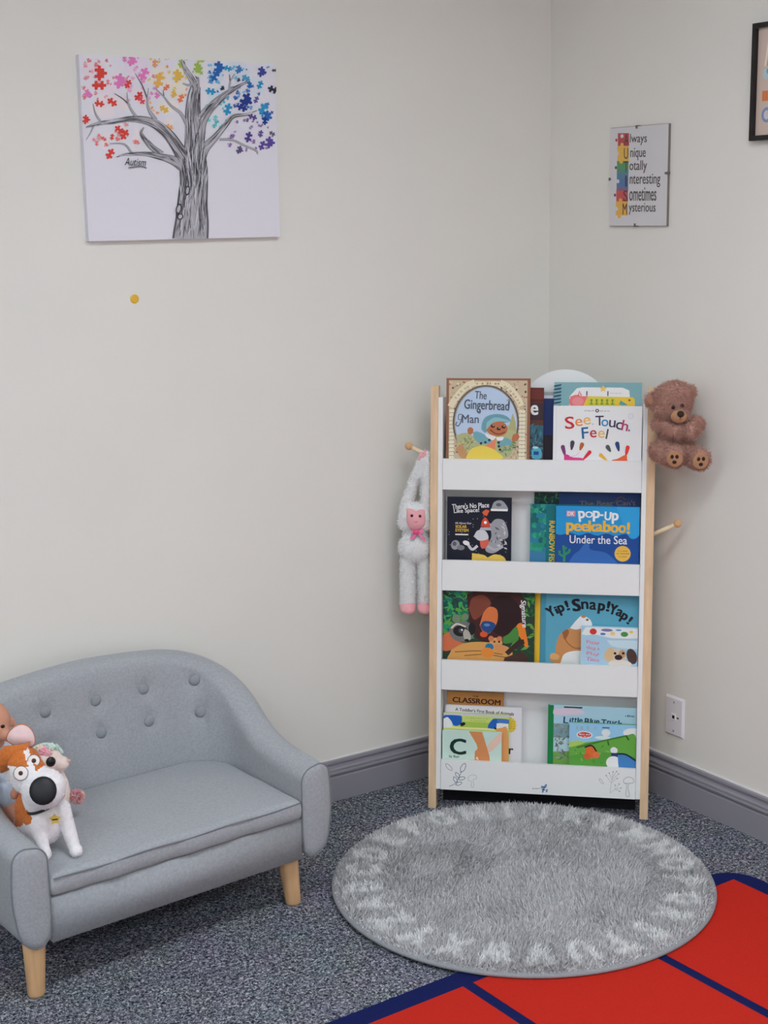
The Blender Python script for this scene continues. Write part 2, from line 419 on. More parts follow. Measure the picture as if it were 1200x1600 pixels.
last = [[(x, y-e, z) for x, y, z in ring(len(PATH)-1, s)] for s, e in ((.003, .003), (.009, .0065), (.016, .0085))]
R_ = first + [ring(i) for i in range(len(PATH))] + last
vr = [[bm.verts.new(p) for p in r] for r in R_]
for a, b in zip(vr, vr[1:]):
    for k in range(len(a)): bm.faces.new((a[k], a[(k+1) % len(a)], b[(k+1) % len(a)], b[k]))
bm.faces.new(vr[0]); bm.faces.new(vr[-1])
obj('back_and_arms', bm, M_fabric, SOFA, smooth=True)
for i in (0, len(PATH)-1):                                       # seam round each arm front
    bm = bmesh.new(); tube(bm, [(x, y-.0015, z) for x, y, z in ring(i)], .0016, 6, closed=True)
    obj('arm_seam', bm, M_piping, SOFA, smooth=True)
bm = bmesh.new(); box(bm, .0265, .6735, -.0265, .375, .1315, .2315); obj('seat_base', bm, M_fabric, SOFA, bevel=.008, seg=3, smooth=True)
def cushion(x0, x1, y0, y1, z0, z1, rb, crown):
    """upholstered pad with rounded edge and back corners"""
    bm = bmesh.new(); nx, ny = 46, 30
    def out(rr):
        P = []
        for cx, cy, a0, r in ((x1, y0, -90, .008), (x1, y1, 0, rb), (x0, y1, 90, rb), (x0, y0, 180, .008)):
            r2 = max(.001, r-rr); ccx = cx-(r if cx == x1 else -r); ccy = cy-(r if cy == y1 else -r)
            for a in np.linspace(0, 90, 9): P.append((ccx+r2*math.cos(math.radians(a0+a)), ccy+r2*math.sin(math.radians(a0+a))))
        if rr > .008: P = [(x+(rr-.008)*(1 if x < XC-.1 else -1 if x > XC+.1 else 0)*(1 if abs(y-y0) < .03 else 0), y+(rr-.008)*(1 if abs(y-y0) < .02 else 0)) for x, y in P]
        Q = []
        for i in range(len(P)):
            a, b = np.array(P[i]), np.array(P[(i+1) % len(P)]); n = max(1, int(np.linalg.norm(b-a)/.02))
            for k in range(n): Q.append(tuple(a+(b-a)*k/n))
        return Q
    base_ = out(0); cx, cy = (x0+x1)/2, (y0+y1)/2
    rings = []
    e = .011
    for sc, z in ((.012, z0), (.004, z0+.003), (0, z0+.009), (-.0015, (z0+z1)/2), (0, z1-e), (.0025, z1-e*.45), (.007, z1-e*.12), (.012, z1)):
        rings.append([(x-sc*np.sign(x-cx)*min(1, abs(x-cx)/.25), y-sc*np.sign(y-cy)*min(1, abs(y-cy)/.13), z) for x, y in base_])
    top = rings[-1]
    for f in np.linspace(.94, .04, 16):
        rings.append([(cx+(x-cx)*f, cy+(y-cy)*f, z1) for x, y, _ in top])
    def h(x, y, z):
        u, v = (x-x0)/(x1-x0), (y-y0)/(y1-y0)
        if z > z1-.004: z += crown*math.sin(math.pi*min(1,max(0,u)))**.6*math.sin(math.pi*min(1,max(0,v)))**.6 + .0018*math.sin(u*17+v*5)*math.sin(v*9)*math.sin(math.pi*min(1,max(0,v)))
        return (x, y + (.002*math.sin(u*19)+.0015*math.sin(u*43+1) if v < .06 else 0), z)
    vr = [[bm.verts.new(h(*p)) for p in r] for r in rings]
    for a, b in zip(vr, vr[1:]):
        for k in range(len(a)): bm.faces.new((a[k], a[(k+1) % len(a)], b[(k+1) % len(a)], b[k]))
    bm.faces.new(vr[0][::-1]); bm.faces.new(vr[-1])
    return bm
cu = obj('seat_cushion', cushion(.028, .672, -.034, .366, .2335, .2835, .10, .010), M_fabric, SOFA, smooth=True)
bm = bmesh.new(); tube(bm, [(x, -.0352, .2765+.0015*math.sin(x*30)) for x in np.linspace(.034, .666, 40)], .0016, 6); obj('piping', bm, M_piping, cu, smooth=True)
for bx, bz in BUT:
    q = min((q for i in range(len(PATH)) if PATH[i][3] > .5 for q in ring(i)[32:]), key=lambda q: (q[0]-bx)**2+(q[2]-bz)**2)
    turn = -math.atan2(max(0, bx-.54), .2)*.8
    bm = bmesh.new(); lathe(bm, [(.001, -.002), (.0135, -.002), (.0150, .002), (.0130, .006), (.0075, .0085), (.0008, .0095)], 20, Matrix.Translation((bx, q[1], bz)) @ Matrix.Rotation(turn, 4, 'Z') @ Matrix.Rotation(math.pi/2+.1, 4, 'X'))
    obj('button', bm, M_button, SOFA, smooth=True)
for (x, y, dx) in ((.001, .018, -.006), (.674, .018, .010), (.001, .40, -.006), (.674, .40, .010)):
    bm = bmesh.new(); top = Vector((x-dx, y+.008, .138)); bot = Vector((x, y, 0))
    P = [bot, bot.lerp(top, .04), bot.lerp(top, .5), top]
    tube(bm, P, [.0168, .019, .0222, .0265], 20)
    for v in bm.verts:
        if v.co.z < .012: v.co.z = max(0, v.co.z if v.co.z > .004 else 0)
    obj('leg', bm, M_beech, SOFA, smooth=True)

# ------------------------------------------------------------------ soft toys and the doll on the sofa
G_TOY = 'soft toys'
M_pw = mat('plush_white', (222, 217, 220), rough=.95, spec=.05, noise=(120, .05), bump=(700, .3), sheen=.3)
M_pb = mat('plush_rust', (190, 108, 52), rough=.95, spec=.05, noise=(150, .12), bump=(700, .3), sheen=.2)
M_pink = mat('plush_pale_pink', (224, 192, 192), rough=.9, spec=.05, noise=(60, .05), sheen=.3)
M_nose = mat('satin_black', (18, 18, 24), rough=.45, spec=.4)
M_eyew = mat('embroidered_white', (225, 210, 208), rough=.6)
M_iris = mat('embroidered_brown', (78, 42, 38), rough=.5)
M_pupil = mat('pupil_black', (14, 12, 14), rough=.25, spec=.5)
dog = thing('plush_dog', sofa_pt(.085, .10, .2865), (0, 0, math.radians(-20.7)), 'white and rust brown plush puppy with a big black nose leaning on the sofa arm', 'plush toy', G_TOY)
hd = Euler((math.radians(8), math.radians(-18), 0))
me = blob([('e', (-.042, -.006, .197), (.042, .046, .046)), ('e', (-.030, -.030, .186), (.040, .042, .044)), ('e', (.001, -.060, .161), (.048, .052, .042), Euler((0, math.radians(-12), 0))), ('e', (-.004, -.05, .147), (.040, .045, .030)),
           ('e', (-.004, -.004, .070), (.047, .048, .058)), ('e', (-.024, .020, .082), (.042, .048, .058)), ('e', (-.012, .0, .118), (.038, .042, .04)), ('e', (-.028, .030, .04), (.044, .05, .04))]
          + seg((.036, -.022, .098), (.057, -.052, .018), .019, .0135) + [('e', (.060, -.060, .0135), (.0145, .019, .0135))]
          + seg((-.022, -.03, .075), (-.006, -.058, .022), .018, .013) + [('e', (-.004, -.062, .0135), (.013, .018, .0135))]
          + seg((-.046, .03, .03), (-.038, -.035, .018), .020, .016), .0032, 5)
def el(c, r): return lambda p: ((p.x-c[0])/r[0])**2+((p.y-c[1])/r[1])**2+((p.z-c[2])/r[2])**2 < 1
def blaze(p):    # brown mask over both eyes with a white stripe running down to the muzzle
    if p.z < .165 or p.y > .06: return False
    u = (p.x+.030) - (.238-p.z)*.42; lo = .207 - .9*(p.x+.028) if p.x > -.03 else .215
    right = u > .0035 and p.x < .008 and p.z > .205-.55*(p.x+.03) and not el((.004, -.055, .163), (.046, .06, .044))(p)
    left = u < -.0075 and p.z > .214+.10*(p.x+.04)
    return right or left
me.materials.append(M_pw); me.materials.append(M_pb)
paint(me, [(blaze, 1), (el((-.070, .01, .095), (.035, .06, .042)), 1), (el((-.045, -.03, .088), (.018, .03, .016)), 1)])
me = fur(me, 9000, .0035, .0014, messy=.5)
link('body', me, dog)
def flat_ear(bm, pts, t):      # pts: outline (x, y, z), thickness along y
    n = len(pts); F = [bm.verts.new((x, y-t/2, z)) for x, y, z in pts]; B = [bm.verts.new((x, y+t/2, z)) for x, y, z in pts]
    bm.faces.new(F); bm.faces.new(B[::-1])
    for i in range(n): bm.faces.new((F[i], B[i], B[(i+1) % n], F[(i+1) % n]))
bm = bmesh.new(); flat_ear(bm, [(-.022, -.012, .252), (-.030, -.014, .250), (-.052, -.016, .248), (-.078, -.02, .250), (-.090, -.024, .236), (-.096, -.03, .212), (-.086, -.035, .197), (-.070, -.036, .203), (-.054, -.034, .216), (-.043, -.028, .226), (-.034, -.02, .236)], .009)
e = obj('ear', bm, M_pb, dog, bevel=.003, smooth=True, label='floppy rust brown ear')
out = [(-.060, .004, .244), (-.072, .004, .256), (-.068, .006, .270), (-.056, .008, .281), (-.042, .008, .287), (-.028, .008, .283), (-.017, .006, .271), (-.012, .003, .256), (-.015, 0, .240), (-.036, 0, .236)]
bm = bmesh.new(); flat_ear(bm, [tuple(p) for p in smooth_path(out+[out[0]], 4)[:-1]], .007)
e = obj('ear', bm, M_pb, dog, bevel=.002, smooth=True, label='flipped up ear showing its pink lining')
bm = bmesh.new(); flat_ear(bm, [(p[0]*.95-.0015, p[1]-.0055, .262+(p[2]-.262)*.93+.0015) for p in smooth_path(out+[out[0]], 4)[:-1]], .004)
obj('ear_lining', bm, M_pink, e, bevel=.0015, smooth=True, label='pale pink ear lining')
def disc_on(parent, name, c, r, m, nrm, lab=None, squash=1, depth=.3):
    bm = bmesh.new(); q = Vector(nrm).normalized().to_track_quat('Z', 'Y').to_matrix().to_4x4()
    bmesh.ops.create_uvsphere(bm, u_segments=20, v_segments=12, radius=1, matrix=Matrix.Translation(c) @ q @ Matrix.Diagonal((r, r*squash, r*depth, 1)))
    return obj(name, bm, m, parent, smooth=True, label=lab)
def ray_surface(me, x, z, y0=-.3):
    """front surface y of a mesh at local (x, z)"""
    from mathutils.bvhtree import BVHTree
    b = BVHTree.FromPolygons([v.co for v in me.vertices], [p.vertices for p in me.polygons])
    h = b.ray_cast(Vector((x, y0, z)), Vector((0, 1, 0)))
    return (h[0], h[1]) if h[0] else (Vector((x, 0, z)), Vector((0, -1, 0)))
def on_front(parent, me, name, x, z, r, m, squash=1, depth=.35, lift=.001, nrm=None, lab=None):
    c, n = ray_surface(me, x, z)
    n = Vector(nrm) if nrm else Vector((n.x*.5, -1, n.z*.5)).normalized()
    return disc_on(parent, name, c+n*lift, r, m, n, lab, squash, depth), c, n
skin = link('probe', me)     # removed again below; only used to find the surface
ob, c, n = on_front(dog, me, 'nose', .000, .176, .0285, M_nose, squash=1.06, depth=.30, nrm=(.05, -.9, .42), lift=-.001)
for (x, z, r) in ((-.044, .203, .0135), (-.0165, .222, .0115)):
    ob, c, n = on_front(dog, me, 'eye', x, z, r*1.12, M_eyew, depth=.22, nrm=(-.1 if x < -.03 else .1, -.9, .4), lift=.001)
    bm = bmesh.new(); q_ = n.to_track_quat('Z', 'Y').to_matrix(); tube(bm, [c+n*.0016+q_ @ Vector((r*1.12*math.cos(t), r*1.12*math.sin(t), 0)) for t in np.linspace(0, 2*math.pi, 24, endpoint=False)], .0008, 6, closed=True); obj('outline', bm, mat('thread_grey', (110, 96, 98), rough=.7), ob)
    i = disc_on(ob, 'iris', c+n*.0032, r*.46, M_iris, n, depth=.25); disc_on(ob, 'pupil', c+n*.0042, r*.26, M_pupil, n, depth=.3)
bm = bmesh.new()
cp = [(.002+.040*math.sin(a), -.014-.040*math.cos(a), .112+.016*math.sin(a)) for a in np.linspace(-1.4, 1.5, 18)]
tube(bm, cp, .0032, 8); obj('collar', bm, M_dark, dog, smooth=True, label='thin black collar')
bm = bmesh.new(); st = []
for i in range(10):
    a = math.pi*i/5; r = .0125 if i % 2 == 0 else .008; st.append((.020+r*math.sin(a), -.060, .090+r*math.cos(a)))
flat_ear(bm, st, .003); tg = obj('collar_tag', bm, mat('tag_yellow', (206, 176, 84), rough=.5), dog, bevel=.0007, label='yellow felt tag on the collar')
bm = bmesh.new(); box(bm, .014, .026, -.0622, -.0614, .0885, .0915); obj('tag_mark', bm, M_iris, tg)
bpy.data.objects.remove(skin)

kit = thing('plush_kitten', sofa_pt(.172, .225, .2895), (0, 0, math.radians(-20)), 'cream pink plush animal with flower headband and black eye behind the plush puppy', 'plush toy', G_TOY)
M_cream = mat('plush_cream', (226, 204, 196), rough=.95, spec=.05, noise=(120, .04), sheen=.3)
me = blob([('e', (-.020, .0, .142), (.038, .038, .040)), ('e', (.011, -.016, .140), (.021, .022, .016)), ('e', (.006, -.014, .130), (.018, .020, .012)), ('e', (-.006, .006, .085), (.030, .032, .04)), ('e', (-.004, .010, .05), (.033, .036, .05)), ('e', (-.01, -.03, .018), (.018, .03, .018))]
          + seg((.015, 0, .088), (.022, -.012, .05), .012, .011), .003, 5)
me.materials.append(M_cream); me = fur(me, 4500, .003, .0012, messy=.5); link('body', me, kit)
disc_on(kit, 'eye', (-.0095, -.034, .152), .0115, M_pupil, (.35, -.9, .15), 'glossy black button eye', depth=.5)
disc_on(kit, 'nose', (.0315, -.024, .147), .004, mat('nose_pink', (226, 170, 165), rough=.6), (.8, -.6, .3), depth=.6)
bm = bmesh.new(); tube(bm, [(-.020+.040*math.cos(a), -.004, .146+.038*math.sin(a)) for a in np.linspace(.35, 2.8, 16)], .004, 8)
hb = obj('headband', bm, mat('mint_ribbon', (186, 208, 202), rough=.8), kit, smooth=True, label='mint headband')
for (x, y, z, r, c) in ((-.024, -.026, .176, .010, (236, 152, 168)), (-.0135, -.028, .171, .008, (240, 170, 178)), (-.006, -.02, .183, .008, (196, 216, 206)), (.004, -.012, .178, .007, (176, 206, 192)), (-.032, -.024, .184, .008, (240, 200, 180))):
    bm = bmesh.new()
    for k in range(5): ball(bm, (x+r*.6*math.cos(k*1.257), y, z+r*.6*math.sin(k*1.257)), r*.55, 10, 6)
    ball(bm, (x, y-r*.35, z), r*.4, 8, 6); obj('flower', bm, mat('petal_%d' % c[0]+str(c[1]), c, rough=.8), hb, smooth=True)
bm = bmesh.new(); ball(bm, (.044, -.016, .055), .013, 14, 10)
pm = bpy.data.meshes.new('pom'); bm.to_mesh(pm); bm.free()
for c in ((238, 160, 172), (240, 176, 160), (232, 150, 180), (244, 206, 200)): pm.materials.append(mat('pom_%d_%d' % (c[1], c[2]), c, rough=.95, spec=.05))
pm.polygons.foreach_set('material_index', RNG.integers(0, 4, len(pm.polygons)).astype(np.int32))
pm = fur(pm, 1600, .0075, .0024, lean=(0, 0, 0), messy=.4); link('pompom_tail', pm, kit, 'pink yarn pompom tail')

doll = thing('baby_doll', sofa_pt(.058, .262, .2885), (0, 0, math.radians(-19)), 'brown skinned baby doll in pale blue top behind the plush puppy at left', 'doll', G_TOY)
M_skin = mat('doll_vinyl', (190, 136, 112), rough=.45, spec=.35, noise=(18, .06))
me = blob([('e', (-.016, 0, .254), (.045, .047, .046)), ('e', (-.014, -.014, .240), (.040, .038, .034)), ('e', (-.003, -.047, .245), (.0075, .008, .0065)), ('e', (.012, -.036, .232), (.016, .014, .014)), ('e', (-.026, -.036, .232), (.016, .014, .014)), ('e', (.032, .004, .246), (.006, .009, .012)),
           ('e', (-.008, 0, .205), (.020, .02, .03)), ('e', (.000, .004, .14), (.036, .034, .06)), ('e', (.002, .004, .08), (.036, .04, .05))]
          + seg((.026, 0, .178), (.044, -.03, .12), .017, .013) + seg((.044, -.03, .12), (.030, -.07, .11), .013, .011) + [('e', (.026, -.08, .108), (.010, .013, .012))]
          + seg((-.026, -.01, .178), (-.020, -.045, .125), .016, .012) + [('e', (-.016, -.054, .115), (.010, .013, .012))]
          + seg((.016, -.015, .05), (.028, -.052, .024), .024, .018) + [('e', (.030, -.060, .024), (.014, .016, .022))]
          + seg((-.012, -.015, .05), (-.012, -.052, .024), .022, .018) + [('e', (-.012, -.060, .024), (.014, .016, .022))], .003, 3)
me.materials.append(M_skin); link('body', me, doll)
sk = link('probe', me)
for x in (.010, -.026):
    ob, c, n = on_front(doll, me, 'eye', x, .2535, .0052, M_pupil, squash=.8, depth=.4)
ob, c, n = on_front(doll, me, 'mouth', -.006, .2245, .0075, mat('lips', (176, 98, 92), rough=.5), squash=.45, depth=.4)
bpy.data.objects.remove(sk)
me = blob([('e', (.000, .004, .145), (.041, .039, .060)), ('e', (.002, .004, .088), (.042, .045, .05))] + seg((.024, 0, .178), (.040, -.022, .14), .022, .019) + seg((-.026, -.008, .178), (-.021, -.036, .138), .020, .017), .003, 5)
me.materials.append(mat('doll_top', (186, 200, 218), rough=.9, noise=(90, .12))); link('romper', me, doll, 'pale blue and white romper')

# ------------------------------------------------------------------ the red classroom rug
RUG = thing('classroom_rug', (-.205, -.972, 0), (0, 0, math.radians(1.7)), 'flat red rug with navy border and grid lines in the lower right corner', 'rug')
M_navy = mat('rug_navy', (24, 31, 78), rough=.95, spec=.05, noise=(300, .12), bump=(900, .4))
M_red = mat('rug_red', (178, 40, 30), rough=.95, spec=.05, noise=(260, .06), bump=(900, .4))
RX, RY, RCN = 1.80, 1.45, .09
def rounded(x0, x1, y0, y1, r, n=8):
    P = []
    for cx, cy, a0 in ((x1-r, y1-r, 0), (x0+r, y1-r, 90), (x0+r, y0+r, 180), (x1-r, y0+r, 270)):
        for a in np.linspace(0, 90, n): P.append((cx+r*math.cos(math.radians(a0+a)), cy+r*math.sin(math.radians(a0+a))))
    return P
def slab(bm, P, z0, z1):
    A = [bm.verts.new((x, y, z0)) for x, y in P]; B = [bm.verts.new((x, y, z1)) for x, y in P]; n = len(P)
    bm.faces.new(A[::-1]); bm.faces.new(B)
    for i in range(n): bm.faces.new((A[i], A[(i+1) % n], B[(i+1) % n], B[i]))
bm = bmesh.new(); slab(bm, rounded(-RX, 0, -RY, 0, RCN), 0, .0055); obj('border', bm, M_navy, RUG, bevel=.002)
xs = [-.052, -.462, -.488, -.882, -.910, -1.31, -1.338, -1.745]
ys = [-.055, -.72, -.745, -1.395]
for i in range(0, 8, 2):
    for j in (0, 2):
        bm = bmesh.new(); slab(bm, [(xs[i+1], ys[j+1]), (xs[i], ys[j+1]), (xs[i], ys[j]), (xs[i+1], ys[j])], .004, .0064)
        obj('red_panel', bm, M_red, RUG)

# ------------------------------------------------------------------ the round alphabet rug
AX, AY, AR = -.694, -.738, .470
ALPHA = thing('alphabet_rug', (AX, AY, .0066), (0, 0, 0), 'round light grey shaggy rug with a ring of white alphabet letters', 'rug')
M_bind = mat('rug_binding', (136, 138, 142), rough=.9, noise=(300, .1))
bm = bmesh.new(); lathe(bm, [(AR-.004, 0), (AR+.002, .002), (AR+.003, .006), (AR+.001, .010), (AR-.008, .011)], 160)
obj('binding', bm, M_bind, ALPHA, smooth=True)
n = 120000
rr = AR*np.sqrt(RNG.random(n))*.992; aa = RNG.random(n)*2*math.pi
P2 = np.c_[rr*np.cos(aa), rr*np.sin(aa)]
white = np.zeros(n, bool)
# the nap lies this way and that, as brushed by feet
def wob(P, f, ph): return np.sin(P[:,0]*f+ph)+np.sin(P[:,1]*f*1.3+ph*2)+np.sin((P[:,0]+P[:,1])*f*.7+ph*3)+.6*np.sin((P[:,0]-P[:,1])*f*2.1+ph*1.7)
ang = wob(P2, 9, 1.3)*.9 + wob(P2, 31, .4)*.35
nap = np.c_[np.cos(ang), np.sin(ang), np.zeros(n)]
str_ = ((.34+.16*np.sin(wob(P2, 14, 2.2)))*np.where(rr > .32, .6, 1))[:, None]
nap_shift = nap[:, :2]*str_*.014
th0 = math.radians(167.5)                                          # bearing of the A; letters run clockwise seen from above
for i, ch in enumerate('ABCDEFGHIJKLMNOPQRSTUVWXYZ'):
    th = th0 - i*2*math.pi/26
    g, tr, sz = glyphs(ch, .035)
    q = P2 + nap_shift + RNG.normal(size=P2.shape)*.0010
    rad = np.array([math.cos(th), math.sin(th)]); tan = np.array([math.sin(th), -math.cos(th)])
    c = rad*.396
    lx, ly = (q-c) @ tan, (q-c) @ rad
    w = .070*min(1, sz[0]/sz[1]); w = max(w, .014); h = .088
    near = np.where((abs(lx) < w) & (abs(ly) < h))[0]
    if len(near) == 0: continue
    ins = np.zeros(len(near), bool)
    for du, dv in ((0, 0), (.0022, 0), (-.0022, 0), (0, .002), (0, -.002)):
      u, v = (lx[near]+du)/w, (ly[near]+dv)/h
      for t in tr:
          a, b, d = g[t[0]], g[t[1]], g[t[2]]
          s1 = (b[0]-a[0])*(v-a[1])-(b[1]-a[1])*(u-a[0]); s2 = (d[0]-b[0])*(v-b[1])-(d[1]-b[1])*(u-b[0]); s3 = (a[0]-d[0])*(v-d[1])-(a[1]-d[1])*(u-d[0])
          ins |= ((s1 >= 0) & (s2 >= 0) & (s3 >= 0)) | ((s1 <= 0) & (s2 <= 0) & (s3 <= 0))
    hit = near[ins]; white[hit] = True
D = np.c_[np.zeros((n, 2)), np.ones(n)] + nap*str_ + RNG.normal(size=(n, 3))*.34
D /= np.linalg.norm(D, axis=1)[:, None]
edge = np.clip((AR-rr)/.02, .45, 1)
L = .0235*RNG.uniform(.75, 1.1, n)*edge
bend = nap*str_*.5 + RNG.normal(size=(n, 3))*.28 + np.array([0, 0, -.15])
V, Q, T = blades(np.c_[P2, np.full(n, .006)], D, L, .0036, bend)
over = np.hypot(V[:,0], V[:,1]) > AR+.004
V[over, :2] *= ((AR+.004)/np.hypot(V[over,0], V[over,1]))[:, None]
V[:, 2] = np.maximum(V[:, 2], .004)
pm = bpy.data.meshes.new('pile'); pm.from_pydata(V.tolist(), [], Q.tolist()+T.tolist())
for k, c in enumerate(((153, 152, 154), (167, 166, 168), (181, 180, 182), (250, 249, 250), (254, 253, 253))): pm.materials.append(mat('rug_yarn_%d' % k, c, rough=.9, spec=.08, k=.62, sheen=.2 if k < 3 else .9))
mi = np.where(white, RNG.integers(3, 5, n), RNG.integers(0, 3, n)).astype(np.int32)
pm.polygons.foreach_set('material_index', np.r_[mi, mi]); pm.polygons.foreach_set('use_smooth', [True]*len(pm.polygons))
o = link('pile', pm, ALPHA); o['kind'] = 'stuff'
bm = bmesh.new(); lathe(bm, [(AR-.02, .0), (AR-.012, .007), (.001, .0075)], 96); obj('backing', bm, mat('rug_backing', (120, 120, 124), rough=1), ALPHA)
# ------------------------------------------------------------------ tree canvas on the left wall
K1, K2, K3 = (92, 90, 96), (168, 165, 171), (62, 60, 66)
def puzzle(s, x, y, r, c, rot=0, layer=None, tabs=(1, -1, 1, -1)):
    """jigsaw piece: body square r, knobs (1) or bites (-1) on its four sides"""
    P = []; h = r*.5
    for k, tb in enumerate(tabs):
        a = math.radians(90*k); ca, sa = math.cos(a), math.sin(a)
        side = [(-h, -h), (-h*.3, -h)]
        if tb: side += [(-h*.42 + 0, -h - tb*h*.18)] + [(h*.44*math.sin(t), -h - tb*h*(.42 - .42*math.cos(t)) ) for t in np.linspace(-math.pi*.62+.0, math.pi*.62, 2)] if False else [(h*.36*math.cos(t), -h-tb*h*(.30+.34*math.sin(t))) for t in np.linspace(math.pi*1.15, -math.pi*.15, 8)]
        side += [(h*.3, -h)]
        P += [(p[0]*ca-p[1]*sa, p[0]*sa+p[1]*ca) for p in side]
    rr = math.radians(rot); cr, sr = math.cos(rr), math.sin(rr)
    s.poly([(x+p[0]*cr-p[1]*sr, y+p[0]*sr+p[1]*cr) for p in P], c, layer)
def splat(s, x, y, r, c, layer=None):
    s.poly([(x+r*q*math.cos(t), y+r*q*math.sin(t)) for t, q in zip(np.linspace(0, 2*math.pi, 10, endpoint=False), RNG.uniform(.45, 1.15, 10))], c, layer, sm=True)
CW, CH = .5266, .4294
a = Art(CW, CH, [(75, 85), (1099, 131), (1126, 1030), (130, 1053)])
L0 = a.up()
for (x, y, r, c) in ((150, 160, 70, (222, 200, 208)), (250, 230, 85, (226, 202, 214)), (390, 150, 90, (224, 198, 218)), (130, 260, 60, (224, 206, 214)), (200, 350, 80, (228, 208, 208)), (300, 340, 70, (228, 206, 206)), (400, 310, 70, (224, 202, 210)), (500, 190, 85, (228, 214, 190)), (580, 260, 70, (230, 216, 184)), (540, 350, 60, (230, 214, 194)), (600, 160, 50, (222, 218, 182)), (690, 150, 45, (206, 214, 184)), (790, 190, 70, (186, 206, 222)), (790, 300, 70, (190, 214, 222)), (780, 430, 55, (188, 214, 216)), (900, 170, 80, (190, 208, 222)), (1000, 260, 70, (196, 210, 222)), (960, 340, 60, (200, 206, 222)), (1030, 400, 55, (196, 210, 222)), (900, 480, 70, (208, 200, 218)), (1000, 500, 75, (208, 200, 218)), (300, 480, 70, (228, 208, 210)), (210, 530, 50, (230, 212, 212)), (380, 500, 45, (228, 210, 210)), (540, 450, 40, (230, 212, 198))):
    splat(a, x, y, r*.85, tuple((q*.45+w_*.55) for q, w_ in zip(c, (216, 212, 220))), L0)
L0 = a.up()
regions = (((90, 110, 330, 330), ((214, 140, 150), (220, 160, 180), (206, 120, 120)), 46), ((330, 95, 480, 330), ((214, 130, 180), (200, 140, 190), (222, 160, 196)), 34), ((440, 100, 640, 400), ((220, 180, 96), (226, 150, 92), (214, 190, 120)), 40), ((600, 100, 720, 190), ((160, 180, 90), (178, 188, 110)), 12), ((740, 120, 960, 330), ((84, 160, 196), (110, 176, 206), (60, 120, 180)), 44), ((740, 330, 850, 480), ((110, 190, 196), (84, 170, 186)), 20), ((880, 140, 1080, 420), ((70, 110, 180), (64, 90, 160), (96, 150, 200)), 34), ((850, 420, 1090, 600), ((140, 110, 160), (112, 86, 142), (150, 130, 170)), 34), ((150, 440, 380, 580), ((220, 120, 116), (214, 150, 150)), 26))
for (x0, y0, x1, y1), cs, n in regions:
    for _ in range(int(n*.7)):
        puzzle(a, random.uniform(x0, x1), random.uniform(y0, y1), random.uniform(8, 19), random.choice(cs), random.uniform(0, 90), L0, tabs=random.choice(((1,-1,1,-1), (1,1,-1,-1), (-1,1,1,1))))
RED, PNK, YEL, ORG, BLU, NVY, CYN, PUR, GRN = (206, 62, 54), (214, 118, 178), (214, 172, 76), (222, 112, 70), (38, 96, 168), (36, 56, 130), (40, 142, 188), (88, 70, 148), (152, 176, 78)
L1 = a.up()
for x, y, r, c, rot in ((181, 182, 62, RED, 0), (180, 245, 58, RED, 0), (285, 222, 62, PNK, 10), (330, 238, 38, RED, 30), (348, 116, 46, PNK, 15), (312, 108, 26, PNK, 0), (412, 186, 56, PNK, 25), (385, 300, 42, RED, 40), (400, 322, 36, (214, 76, 90), 55), (115, 285, 34, PNK, 20), (132, 296, 24, PNK, 0), (182, 340, 40, RED, 10), (248, 332, 44, RED, 35), (110, 422, 38, RED, 5), (285, 475, 42, RED, 40), (312, 500, 46, RED, 35), (248, 512, 26, RED, 10), (205, 522, 24, (214, 92, 88), 30), (238, 600, 46, RED, 30), (480, 296, 28, PNK, 0), (585, 195, 54, YEL, 5), (490, 218, 62, (216, 168, 84), 10), (470, 130, 34, (224, 150, 96), 0), (605, 312, 36, ORG, 20), (530, 255, 30, ORG, 45), (566, 290, 30, YEL, 15), (518, 368, 40, YEL, 30), (545, 460, 34, (222, 160, 110), 20), (605, 128, 34, GRN, 15), (690, 150, 44, GRN, 10), (706, 175, 26, GRN, 40), (800, 150, 54, BLU, 5), (782, 195, 48, BLU, 30), (850, 155, 34, CYN, 20), (905, 160, 36, (60, 120, 180), 15), (760, 275, 42, CYN, 10), (1024, 172, 44, (58, 70, 140), 10), (1018, 240, 36, CYN, 25), (962, 240, 30, BLU, 5), (945, 205, 36, (70, 150, 190), 30), (942, 318, 60, NVY, 30), (925, 360, 44, NVY, 20), (998, 318, 30, (90, 84, 150), 25), (850, 368, 50, CYN, 15), (768, 342, 30, (48, 80, 140), 45), (1035, 365, 52, CYN, 30), (1050, 405, 50, BLU, 15), (1044, 428, 34, NVY, 0), (980, 408, 36, (92, 70, 140), 20), (958, 512, 44, (74, 58, 130), 15), (1022, 495, 30, (92, 80, 140), 10), (1066, 540, 48, PUR, 5), (1030, 556, 40, PUR, 25), (910, 578, 34, (92, 76, 120), 20), (1082, 494, 26, (100, 86, 110), 30), (1086, 265, 44, (40, 42, 62), 20), (1092, 165, 20, (60, 60, 70), 0), (785, 415, 26, (100, 186, 190), 10), (782, 455, 22, (100, 186, 190), 40), (820, 258, 22, (50, 56, 76), 30), (905, 215, 18, (60, 60, 90), 20)):
    puzzle(a, x, y, r*.80, c, rot, L1, tabs=random.choice(((1, -1, 1, -1), (-1, 1, -1, 1), (1, 1, 1, -1))))
LD, LM, LS, LS2 = a.up(), a.up(), a.up(), a.up()
